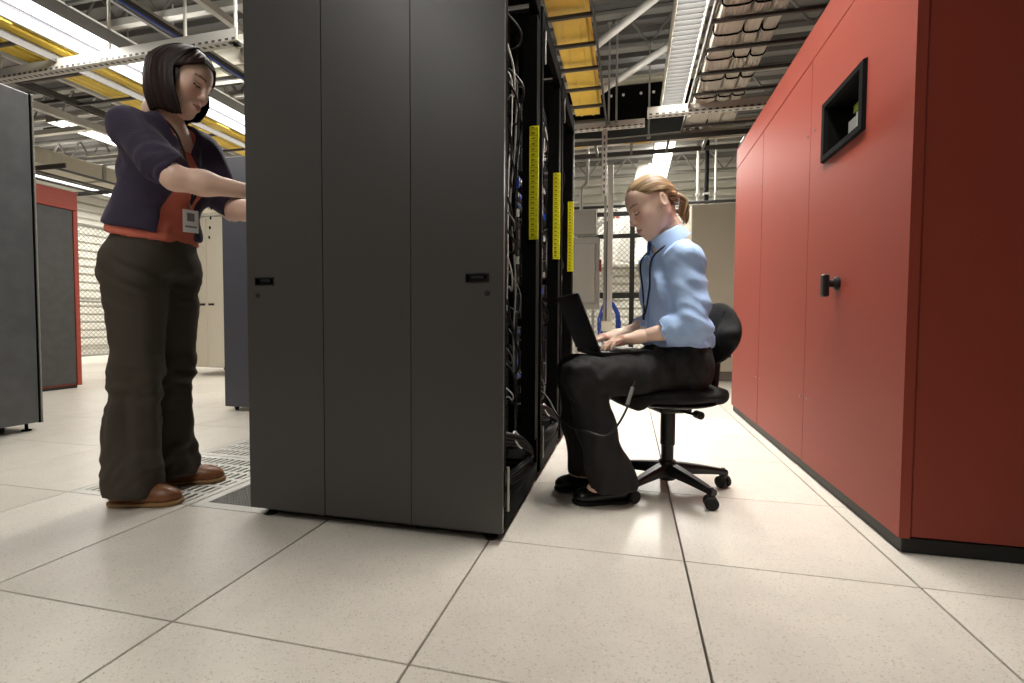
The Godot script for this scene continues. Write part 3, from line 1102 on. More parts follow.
func ladder(called: String, label: String, a: Vector3, b: Vector3, width: float, rung_gap: float, m: Material, cat := "cable tray") -> Node3D:
	# cable ladder from a to b (level): two side rails and separate rungs
	var t := thing(called, label, cat, (a + b) / 2)
	var d := (b - a).normalized()
	var s := Vector3.UP.cross(d).normalized()
	var l := (b - a).length()
	for sg in [-1.0, 1.0]:
		put("side_rail", mb().bar(-d * l / 2 + s * sg * width / 2, d * l / 2 + s * sg * width / 2, 0.012, 0.05, 0.002), m, t)
	var n := int(l / rung_gap)
	var rung: ArrayMesh = mb().bar(-s * (width / 2 - 0.006), s * (width / 2 - 0.006), 0.026, 0.022, 0.003).mesh()
	for k in n:
		var r := put("rung", rung, m, t)
		r.position = d * (-l / 2 + l * (k + 0.5) / n) + Vector3(0, -0.012, 0)
	return t


func strut(label: String, a: Vector3, b: Vector3, w: float, m: Material, slots := true, called := "strut_channel") -> Node3D:
	# U channel, open above, with slots pressed into its sides
	var t := thing(called, label, "strut", (a + b) / 2)
	var d := (b - a).normalized()
	var s := Vector3.UP.cross(d).normalized()
	var l := (b - a).length()
	var c := mb()
	c.bar(-d * l / 2, d * l / 2, w, 0.004)
	for sg in [-1.0, 1.0]:
		c.bar(-d * l / 2 + s * sg * (w / 2 - 0.002) + Vector3(0, w / 2, 0), d * l / 2 + s * sg * (w / 2 - 0.002) + Vector3(0, w / 2, 0), 0.004, w)
	put("channel", c, m, t)
	if slots:
		var sl := mb()
		var n := int(l / 0.055)
		for k in n:
			var p := d * (-l / 2 + l * (k + 0.5) / n)
			sl.bar(p - d * 0.014 + Vector3(0, -0.0005, 0), p + d * 0.014 + Vector3(0, -0.0005, 0), w * 0.32, 0.0045)
			for sg in [-1.0, 1.0]:
				sl.bar(p - d * 0.014 + s * sg * (w / 2) + Vector3(0, w * 0.12, 0), p + d * 0.014 + s * sg * (w / 2) + Vector3(0, w * 0.12, 0), 0.001, w * 0.2)
		meta(put("slots", sl, M.strut_dark, t), "", "", "", "stuff")
	return t


func hanger(label: String, p: Vector3, y1: float, r: float, m: Material, group := "") -> void:
	var t := thing("hanger_rod", label, "rod", p, 0.0, group)
	put("rod", mb().rod(Vector3.ZERO, Vector3(0, y1 - p.y, 0), r, 8), m, t)
	put("nut", mb().lathe([Vector2(0, -0.012), Vector2(r * 2.2, -0.012), Vector2(r * 2.2, 0.010), Vector2(0, 0.010)], Transform3D(), 6), M.steel, t)
	put("anchor", mb().lathe([Vector2(0, -0.02), Vector2(r * 2.6, -0.02), Vector2(r * 2.6, 0.0), Vector2(0, 0.0)], Transform3D(Basis(), Vector3(0, y1 - p.y, 0)), 8), M.steel, t)


func duct(label: String, x0: float, x1: float, y: float, h: float, z0: float, z1: float) -> void:
	# yellow fibre raceway: U trough with flanged lips and joint sleeves
	var t := thing("fibre_duct", label, "cable duct", Vector3((x0 + x1) / 2, y, (z0 + z1) / 2))
	var w := x1 - x0
	var l := z0 - z1
	var b := mb()
	b.box(Vector3(0, 0.003, 0), Vector3(w, 0.006, l), 0.001)
	for s in [-1.0, 1.0]:
		b.box(Vector3(s * (w / 2 - 0.003), h / 2, 0), Vector3(0.006, h, l), 0.001)
		b.box(Vector3(s * (w / 2 + 0.006), h, 0), Vector3(0.02, 0.006, l), 0.001)
		b.box(Vector3(s * w * 0.24, -0.002, 0), Vector3(w * 0.10, 0.008, l), 0.002)
	put("trough", b, M.yellow_duct, t)
	var n := maxi(1, int(l / 1.8))
	for k in n:
		var sl := mb()
		var zz := -l / 2 + l * (k + 0.5) / n
		sl.box(Vector3(0, -0.004, zz), Vector3(w + 0.016, 0.006, 0.16), 0.001)
		for s in [-1.0, 1.0]:
			sl.box(Vector3(s * (w / 2 + 0.004), h / 2, zz), Vector3(0.006, h, 0.16), 0.001)
		put("joint_sleeve", sl, M.yellow_duct, t)


func bundle(label: String, x: float, y: float, w: float, h: float, z0: float, z1: float, n: int, sd: int) -> void:
	# a tied bundle of cream data cables on a ladder: each cable a tube, rows and columns with small wander
	var t := thing("cable_bundle", label, "cable bundle", Vector3(x, y, (z0 + z1) / 2), 0.0)
	var rng := RandomNumberGenerator.new()
	rng.seed = sd
	var rows := maxi(2, int(n * h / w))
	for r in rows:
		for k in n:
			var px := -w / 2 + w * (k + 0.5) / n
			var edge := absf(px) / (w / 2)
			var py := h * (r + 0.5) / rows + (0.35 * h * pow(edge, 4.0) if r == 0 else 0.0)
			if r > 1 and k > 0 and k < n - 1 and r < rows - 1: continue
			var ps := PackedVector3Array()
			var l := z0 - z1
			var segs := int(l / 0.16)
			for q in segs + 1:
				ps.append(Vector3(px + rng.randf_range(-0.003, 0.003), py - 0.012 * absf(sin(PI * q * 0.16 / 0.32)) + rng.randf_range(-0.002, 0.002), l / 2 - l * q / segs))
			put("data_cable", mb().tube(ps, w / n * 0.52, 6, false), M.cable_cream, t)
	var nb := int((z0 - z1) / 0.32)
	for k in nb:
		var tie := mb()
		var cp := PackedVector3Array()
		for s in 13:
			var an := TAU * s / 12.0
			cp.append(Vector3(signf(cos(an)) * pow(absf(cos(an)), 0.5) * (w / 2 + 0.006), h / 2 + signf(sin(an)) * pow(absf(sin(an)), 0.5) * (h / 2 + 0.008), (z0 - z1) / 2 - 0.09 - k * 0.32))
		tie.tube(cp, 0.006, 6, false)
		put("strap", tie, M.rack_black, t)


func build_overhead() -> void:
	# ladder above the rack row with the yellow fibre duct on it
	ladder("cable_ladder", "dark cable ladder over the server rack row", Vector3(-0.06, 2.60, -0.4), Vector3(-0.06, 2.60, -3.9), 0.52, 0.30, M.strut_dark)
	duct("wide yellow fibre duct above the server racks", -0.075, 0.145, 2.635, 0.10, -0.5, -3.72)
	# bundles right of the louvred light
	ladder("cable_ladder", "cable ladder carrying cream cable bundles above the red cooling unit", Vector3(1.30, 2.66, -0.6), Vector3(1.30, 2.66, -4.4), 0.76, 0.33, M.strut_dark)
	bundle("widest cream cable bundle, nearest the louvred light", 1.055, 2.672, 0.17, 0.09, -0.7, -4.3, 12, 1)
	bundle("middle cream cable bundle above the red cooling unit", 1.205, 2.672, 0.095, 0.085, -0.7, -4.3, 7, 2)
	bundle("cream cable bundle farthest from the louvred light", 1.315, 2.672, 0.085, 0.085, -0.7, -4.3, 7, 3)
	duct("thin yellow duct behind the cream bundles", 1.75, 1.85, 2.72, 0.06, -1.5, -4.4)
	# slim raceway beside the light
	var t := thing("conduit", "slim steel conduit beside the louvred light", "conduit", Vector3(0.955, 2.76, -2.4))
	put("pipe", mb().rod(Vector3(0, 0, 1.7), Vector3(0, 0, -1.7), 0.012), M.bare_zinc, t)
	for k in 3:
		put("clamp", mb().box(Vector3(0, 0.012, 1.2 - k * 1.2), Vector3(0.04, 0.02, 0.02), 0.002), M.steel, t)
	# cross channels
	strut("white slotted channel crossing below the louvred light", Vector3(0.57, 2.60, -3.80), Vector3(2.6, 2.60, -3.80), 0.075, M.strut)
	strut("grey slotted channel crossing above the third rack", Vector3(-1.2, 2.57, -3.92), Vector3(0.55, 2.57, -3.92), 0.06, M.strut)
	strut("slotted channel over the red cooling unit, high up", Vector3(0.9, 2.90, -2.62), Vector3(2.9, 2.90, -2.62), 0.06, M.strut)
	var vs := thing("strut_channel", "pale slotted channel hanging down above the seated woman's head", "strut", Vector3(0.18, 2.56, -3.92))
	var vb := mb().bx(-0.025, 0.025, -0.62, 0.012, -0.004, 0.0)
	for sg in [-1.0, 1.0]: vb.bx(sg * 0.023 - 0.002, sg * 0.023 + 0.002, -0.62, 0.012, -0.03, 0.0)
	put("channel", vb, M.strut, vs)
	for k in 10: put("slot", mb().bx(-0.007, 0.007, -0.60 + k * 0.058, -0.57 + k * 0.058, 0.0, 0.0012), M.strut_dark, vs)
	# tray crossing behind with mixed cables
	ladder("cable_ladder", "grey cable ladder crossing the aisle at the back", Vector3(-1.6, 2.60, -4.55), Vector3(3.2, 2.60, -4.55), 0.40, 0.36, M.strut_dark)
	var rng := RandomNumberGenerator.new()
	rng.seed = 8
	for k in 13:
		var m: String = ["cable_cream", "cable_grey", "cable_cream", "cable_white", "cable_cream", "cable_grey"][k % 6]
		var what := "cream and grey data cable"
		if k == 11: m = "cable_blue"
		if k == 12: m = "cable_yellow"
		var ps := []
		for q in 15:
			ps.append(Vector3(-1.5 + q * 0.33, 2.622 + 0.022 * (k % 3) + rng.randf_range(-0.01, 0.012), -4.39 - 0.022 * (k % 9) - rng.randf_range(0, 0.012)))
		var o := put("cable", mb().tube(curve_pts(ps, 4), 0.013 if k < 11 else 0.010, 7), M[m])
		if k == 11: meta(o, "blue cable lying in the crossing cable ladder", "cable")
		elif k == 12: meta(o, "yellow cable lying in the crossing cable ladder", "cable")
		else: meta(o, "pale data cable lying in the crossing cable ladder", "cable", "pale cables in the crossing ladder")
	# thick loops hanging from the end of the bundles
	for k in 6:
		var x := 0.95 + k * 0.085
		var ps := [Vector3(x, 2.71, -4.1), Vector3(x, 2.70, -4.3), Vector3(x + 0.01, 2.74, -4.38 - 0.05 * (5 - k)), Vector3(x + 0.08, 2.745, -4.42 - 0.06 * (5 - k)), Vector3(x + 0.35, 2.75, -4.43 - 0.06 * (5 - k))]
		meta(put("cable", mb().tube(curve_pts(ps, 6), 0.024, 8), M.cable_cream), "thick cream cable bending down into the crossing ladder", "cable", "thick cream cable bends")
	# sloping braces and rods between ladder and light
	for q in [[Vector3(-0.25, 2.95, -3.6), Vector3(0.75, 3.62, -3.6), "upper"], [Vector3(-0.15, 2.86, -4.1), Vector3(0.95, 3.48, -4.1), "lower"]]:
		t = thing("brace_pipe", "%s of two sloping pale brace pipes beside the yellow duct" % q[2], "pipe", q[0])
		put("pipe", mb().rod(Vector3.ZERO, q[1] - q[0], 0.034, 12), M.strut, t)
		put("end_fitting", mb().box(q[1] - q[0], Vector3(0.08, 0.08, 0.06), 0.006), M.bare_zinc, t)
		put("end_fitting", mb().box(Vector3.ZERO, Vector3(0.08, 0.08, 0.06), 0.006), M.bare_zinc, t)
	for q in [[0.22, -3.86, "beside the yellow duct, left one"], [0.29, -3.86, "beside the yellow duct, right one"], [0.60, -4.3, "left of the louvred light"]]:
		hanger("thin threaded rod %s" % q[0 + 2], Vector3(q[0], 2.60, q[1]), 3.54, 0.009, M.bare_zinc)
	# dark air plenum with small lamps
	t = thing("air_plenum", "dark boxy air duct with a row of small bright spots", "air duct", Vector3(0.3, 3.28, -5.3))
	put("box", mb().box(Vector3(0, 0, 0), Vector3(1.9, 0.42, 0.5), 0.006), M.rack_black, t)
	put("flange", mb().box(Vector3(0, 0.24, 0.06), Vector3(2.0, 0.05, 0.6), 0.004), M.cream_paint, t)
	for k in 5:
		put("spot", mb().lathe([Vector2(0.016, 0), Vector2(0.016, 0.008), Vector2(0, 0.010)], Transform3D(Basis(Vector3.RIGHT, PI / 2), Vector3(-0.25 + k * 0.14 + (0.06 if k > 2 else 0.0), 0.10, 0.25)), 10), M.paper, t)

	# ---- upper left
	strut("white slotted channel crossing in front of the bright strip light", Vector3(-4.9, 2.60, -1.98), Vector3(-2.14, 2.60, -1.94), 0.075, M.strut)
	duct("narrow yellow duct right beside the bright strip light", -3.83, -3.70, 2.74, 0.07, -0.6, -6.2)
	duct("lower yellow duct on the left hand ladder", -4.10, -3.93, 2.70, 0.06, -0.6, -6.2)
	t = thing("raceway", "white raceway between the two yellow ducts", "cable duct", Vector3(-3.88, 2.73, -3.4))
	put("trough", mb().box(Vector3(0, 0.02, 0), Vector3(0.085, 0.04, 5.6), 0.004), M.white_paint, t)
	put("cover", mb().box(Vector3(0, 0.045, 0), Vector3(0.095, 0.012, 5.6), 0.003), M.white_paint, t)
	ladder("cable_ladder", "dark cable ladder beside the bright strip light", Vector3(-4.10, 2.67, -0.6), Vector3(-4.10, 2.67, -6.2), 0.66, 0.42, M.strut_dark)
	ladder("cable_ladder", "grey cable ladder above the red framed cooling unit", Vector3(-5.2, 2.30, -3.4), Vector3(-9.0, 2.30, -3.4), 0.9, 0.30, M.strut_dark)
	var zs := [[-2.62, 3.02, 0.05, "nearest the rack"], [-2.28, 3.05, 0.045, "beside the white hangers"], [-3.02, 2.92, 0.04, "right of the strip light"], [-4.75, 2.95, 0.05, "left of the yellow ducts"], [-5.3, 2.80, 0.07, "above the red framed unit"]]
	var rng2 := RandomNumberGenerator.new()
	rng2.seed = 15
	for k in 11:
		var x := -2.0 - k * 0.36 + rng2.randf_range(-0.1, 0.1)
		var yy := rng2.randf_range(3.0, 3.5)
		var o := put("ceiling_channel", mb().bar(Vector3(0, 0, 3.4), Vector3(0, 0, -3.4), rng2.randf_range(0.02, 0.04), 0.03, 0.002), M.strut if k % 3 != 1 else M.strut_dark)
		o.position = Vector3(x, yy, -4.2)
		meta(o, "thin metal channel running away in the ceiling clutter, %s leftwards from the rack" % ("first" if k == 0 else NTH[k]), "channel", "thin channels in the ceiling")
	for k in 9:
		var zz := -1.9 - k * 0.55 + rng2.randf_range(-0.12, 0.12)
		var yy := rng2.randf_range(2.9, 3.45)
		var o := put("ceiling_channel", mb().bar(Vector3(-2.9, 0, 0), Vector3(2.9, 0, 0), 0.025, rng2.randf_range(0.02, 0.04), 0.002), M.strut_dark if k % 2 == 0 else M.strut)
		o.position = Vector3(-4.3, yy, zz)
		meta(o, "thin cross channel in the ceiling clutter, %s from the camera" % ("first" if k == 0 else NTH[k]), "channel", "thin cross channels in the ceiling")
	for k in 14:
		var px := -2.2 - (k + rng2.randf() * 0.7) * 0.25
		var pz := -2.2 - rng2.randf() * 3.6
		var o := put("drop_rod", mb().rod(Vector3.ZERO, Vector3(0, rng2.randf_range(0.5, 0.9), 0), 0.008, 6), M.bare_zinc if k % 2 else M.white_paint)
		o.position = Vector3(px, 4.0 - (o.mesh as ArrayMesh).get_aabb().size.y, pz)
		meta(o, "thin rod dropping from the ceiling deck, %s leftwards from the rack" % ("first" if k == 0 else NTH[k]), "rod", "thin rods in the ceiling")
	for q in zs:
		strut("long grey channel running away overhead, %s" % q[3], Vector3(q[0], q[1], -0.4), Vector3(q[0], q[1], -7.5), q[2], M.strut if q[0] != -3.02 else M.strut_dark, false)
	meta(put("cable", mb().tube(curve_pts([Vector3(-2.985, 2.905, -0.5), Vector3(-2.975, 2.895, -1.6), Vector3(-2.985, 2.905, -2.7), Vector3(-2.97, 2.89, -3.9), Vector3(-2.985, 2.905, -5.2)], 6), 0.008, 7), M.cable_blue), "blue cable strapped along the dark channel beside the strip light", "cable")
	for q in [[-2.3, 3.2, -3.0], [-2.3, 3.2, -3.3]]:
		t = thing("air_pipe", "round pale air pipe crossing overhead, %s one" % ("near" if q[2] > -3.1 else "far"), "pipe", Vector3(-3.0, q[1], q[2]))
		put("pipe", mb().rod(Vector3(-1.2, 0, 0), Vector3(1.3, 0, 0), 0.085, 18), M.cream_paint, t)
		for k in 3:
			put("pipe_collar", mb().lathe([Vector2(0.086, -0.03), Vector2(0.095, -0.03), Vector2(0.095, 0.03), Vector2(0.086, 0.03)], Transform3D(Basis(Vector3.BACK, PI / 2), Vector3(-0.8 + k * 0.8, 0, 0)), 18), M.bare_zinc, t)
	for q in [[-2.20, 2.60, "rightmost"], [-2.62, 2.60, "beside the dark haired woman"], [-3.30, 2.62, "next to the strip light"], [-4.40, 2.62, "left of the yellow ducts"]]:
		t = thing("hanger_bar", "white vertical hanger bar, %s" % q[2], "hanger", Vector3(q[0], q[1], -1.96))
		put("bar", mb().bx(-0.009, 0.009, 0, 1.4, -0.009, 0.009, 0.003), M.white_paint, t)
		put("foot_plate", mb().bx(-0.03, 0.03, -0.002, 0.03, -0.045, 0.045, 0.003), M.bare_zinc, t)
	var ys := [[3.25, -2.5], [2.95, -3.6], [2.85, -4.6], [3.1, -5.6]]
	for q in ys:
		strut("grey cross channel high up %s" % ["over the strip light", "behind the dark hair", "above the pale cabinets", "far back"][ys.find(q)], Vector3(-7.5, q[0], q[1]), Vector3(-1.3, q[0], q[1]), 0.055, M.strut, false)
	for k in 5:
		var x := -2.5 - k * 0.7
		t = thing("brace_pipe", "thin sloping brace above the %s" % ["white hangers", "dark haired woman", "strip light", "narrow yellow duct", "charcoal cabinet"][k], "pipe", Vector3(x, 3.0, -3.60 - 0.13 * k))
		put("pipe", mb().rod(Vector3.ZERO, Vector3(-0.45, 0.7, -0.1), 0.018, 8), M.strut, t)
		put("end_fitting", mb().box(Vector3.ZERO, Vector3(0.05, 0.05, 0.05), 0.004), M.bare_zinc, t)
	# broad pale duct low behind the charcoal cabinet
	t = thing("air_duct", "broad pale rectangular duct above the red framed cooling unit", "air duct", Vector3(-6.0, 2.50, -2.9))
	put("duct_body", mb().bx(-0.20, 0.20, -0.09, 0.09, -2.6, 2.4, 0.01), M.cream_paint, t)
	for k in 4:
		put("duct_flange", mb().bx(-0.215, 0.215, -0.105, 0.105, -2.2 + k * 1.3, -2.16 + k * 1.3, 0.004), M.bare_zinc, t)
	t = thing("exit_sign", "small dark sign with a row of bright dots beside the dark haired woman", "sign", Vector3(-2.55, 2.62, -2.9))
	put("sign_rod", mb().rod(Vector3(0, 0.03, 0), Vector3(0, 0.62, 0), 0.005, 8), M.bare_zinc, t)
	put("sign_box", mb().box(Vector3.ZERO, Vector3(0.16, 0.07, 0.03), 0.004), M.rack_black, t)
	for k in 5:
		put("dot", mb().box(Vector3(-0.06 + k * 0.03, -0.01, 0.016), Vector3(0.016, 0.02, 0.004), 0.002), M.yellow_label, t)


# ---------------------------------------------------------------- background
func fence(label: String, a: Vector3, b: Vector3, h: float, posts: int, frame: Material) -> Node3D:
	# chain link fence: round posts, rails and woven wire
	var t := thing("chain_link_fence", label, "fence", (a + b) / 2)
	var d := (b - a).normalized()
	var l := (b - a).length()
	for k in posts:
		put("post", mb().rod(d * (-l / 2 + l * k / (posts - 1)), d * (-l / 2 + l * k / (posts - 1)) + Vector3(0, h, 0), 0.03, 12), frame, t)
	for y in [0.14, h * 0.45, h - 0.02]:
		put("rail", mb().rod(-d * l / 2 + Vector3(0, y, 0), d * l / 2 + Vector3(0, y, 0), 0.022, 10), frame, t)
	var w := mb()
	var p := 0.075
	var n := int((l + h) / p)
	var nrm := d.cross(Vector3.UP)
	for s in [1.0, -1.0]:
		for k in n:
			var u := -h + k * p if s > 0 else k * p
			# the line x = u + s*y within 0..l, 0.15..h
			var y0 := 0.15
			var y1 := h - 0.03
			if s > 0:
				y0 = maxf(y0, -u); y1 = minf(y1, l - u)
			else:
				y0 = maxf(y0, u - l); y1 = minf(y1, u)
			if y1 - y0 < 0.02: continue
			w.tube(PackedVector3Array([d * (u + s * y0 - l / 2) + Vector3(0, y0, 0) + nrm * 0.002 * s, d * (u + s * y1 - l / 2) + Vector3(0, y1, 0) + nrm * 0.002 * s]), 0.0042, 4, false)
	meta(put("wire_mesh", w, M.wire, t), "", "", "", "stuff")
	return t


func build_background() -> void:
	fence("chain link fence behind the standing woman's legs", Vector3(-8.3, 0, -4.4), Vector3(-8.3, 0, -8.6), 2.3, 4, M.bare_zinc)
	fence("chain link fence with a dark gate behind the seated woman", Vector3(-0.6, 0, -6.5), Vector3(2.4, 0, -6.5), 2.45, 3, M.fence_dark)
	var t := thing("fence_gate", "dark framed gate in the chain link fence", "gate", Vector3(0.42, 0, -6.42))
	for x in [-0.30, 0.04]:
		put("stile", mb().bx(x - 0.035, x + 0.035, 0.08, 2.2, -0.025, 0.025, 0.004), M.fence_dark, t)
	for y in [0.12, 1.13, 1.98, 2.3]:
		put("gate_rail", mb().bx(-0.75, 0.70, y - 0.03, y + 0.03, -0.02, 0.02, 0.004), M.fence_dark, t)
	# electrical box on a frame with conduits
	t = thing("electrical_box", "grey electrical box with conduits at the end of the rack row", "electrical box", Vector3(-0.06, 0, -5.0))
	put("box", mb().bx(-0.24, 0.14, 0.88, 1.72, -0.12, 0.10, 0.008), M.grey_paint, t)
	put("cover", mb().bx(-0.20, 0.10, 0.95, 1.64, 0.102, 0.118, 0.012), M.grey_paint, t)
	put("upper_box", mb().bx(-0.16, 0.10, 1.76, 2.04, -0.10, 0.10, 0.008), M.grey_paint, t)
	put("red_switch", mb().bx(0.142, 0.165, 1.32, 1.46, 0.02, 0.07, 0.004), M.red_paint, t)
	for x in [-0.12, -0.02, 0.07]:
		put("conduit", mb().rod(Vector3(x, 0.0, 0), Vector3(x, 0.9, 0), 0.018, 10), M.bare_zinc, t)
	put("conduit", mb().tube(curve_pts([Vector3(-0.08, 2.03, 0), Vector3(-0.08, 2.3, 0), Vector3(-0.02, 2.42, -0.03), Vector3(-0.02, 2.9, -0.05)], 6), 0.02, 10), M.bare_zinc, t)
	t = thing("steel_column", "pale steel column with slots beside the electrical box", "column", Vector3(0.20, 0, -5.05))
	put("shaft", mb().bx(-0.03, 0.03, 0, 2.58, -0.03, 0.03, 0.003), M.strut, t)
	put("shaft", mb().bx(-0.075, -0.045, 0, 2.58, -0.02, 0.02, 0.003), M.bare_zinc, t)
	put("base_plate", mb().bx(-0.10, 0.07, 0, 0.012, -0.07, 0.07, 0.002), M.bare_zinc, t)
	put("bracket", mb().bx(-0.09, 0.05, 0.62, 0.74, 0.03, 0.06, 0.004), M.cream_paint, t)
	# pipes above the beige cabinet
	for q in [[1.50, 0.03, "thick dark", "rack_black"], [1.38, 0.022, "thin brass toned", "grey_paint"], [1.62, 0.014, "thin pale", "strut"]]:
		t = thing("standpipe", "%s vertical pipe above the beige cabinet" % q[2], "pipe", Vector3(q[0], 0, -6.75))
		put("pipe", mb().rod(Vector3(0, 0, 0), Vector3(0, 4.0, 0), q[1], 12), M[q[3]], t)
		for y in [1.2, 2.6]:
			put("pipe_clamp", mb().box(Vector3(0, y, 0), Vector3(q[1] * 3.0, 0.03, q[1] * 2.6), 0.003), M.bare_zinc, t)
	# sloping pale duct at the back
	t = thing("air_duct", "sloping pale duct behind the seated woman's head", "air duct", Vector3(0.55, 2.5, -7.6))
	put("duct_body", mb().bar(Vector3(-0.22, -0.75, 0), Vector3(0.12, 0.85, 0.1), 0.26, 0.2, 0.01), M.white_paint, t)
	put("brace", mb().rod(Vector3(-0.9, -0.35, 0.1), Vector3(-0.05, 0.35, 0.1), 0.03, 10), M.grey_paint, t)
	# pale wall cabinet with a dark panel
	t = thing("wall_cabinet", "pale wall cabinet with a dark display and red stripe behind the seated woman", "cabinet", Vector3(0.35, 2.35, -9.1))
	put("body", mb().bx(-0.55, 0.75, -0.5, 0.62, -0.2, 0.2, 0.01), M.white_paint, t)
	put("dark_display", mb().bx(0.42, 0.68, 0.30, 0.50, 0.2, 0.215, 0.004), M.label_dark, t)
	put("red_stripe", mb().bx(-0.42, -0.12, 0.40, 0.45, 0.2, 0.21, 0.002), M.red_paint, t)
	# coil of blue patch cable hanging on the fence
	for k in 9:
		var ps := PackedVector3Array()
		var rng := RandomNumberGenerator.new()
		rng.seed = 40 + k
		var rx := rng.randf_range(0.10, 0.16)
		var ry := rng.randf_range(0.24, 0.34)
		for s in 25:
			var an := TAU * s / 24.0
			ps.append(Vector3(0.15 + cos(an) * rx + rng.randf_range(-0.01, 0.01), 0.70 + sin(an) * ry, -6.28 + 0.012 * k + rng.randf_range(-0.006, 0.006)))
		meta(put("cable", mb().tube(ps, 0.010, 6, false), M.cable_blue if k != 4 else M.cable_white), "blue patch cable coiled on the fence" if k != 4 else "white patch cable among the blue coil on the fence", "cable", "blue coil on the fence" if k != 4 else "")
	meta(put("coil_hook", mb().tube(curve_pts([Vector3(0.15, 1.12, -6.46), Vector3(0.15, 1.06, -6.40), Vector3(0.15, 1.00, -6.25), Vector3(0.15, 1.03, -6.15)], 6), 0.012, 8), M.bare_zinc), "steel hook holding the blue cable coil", "hook")

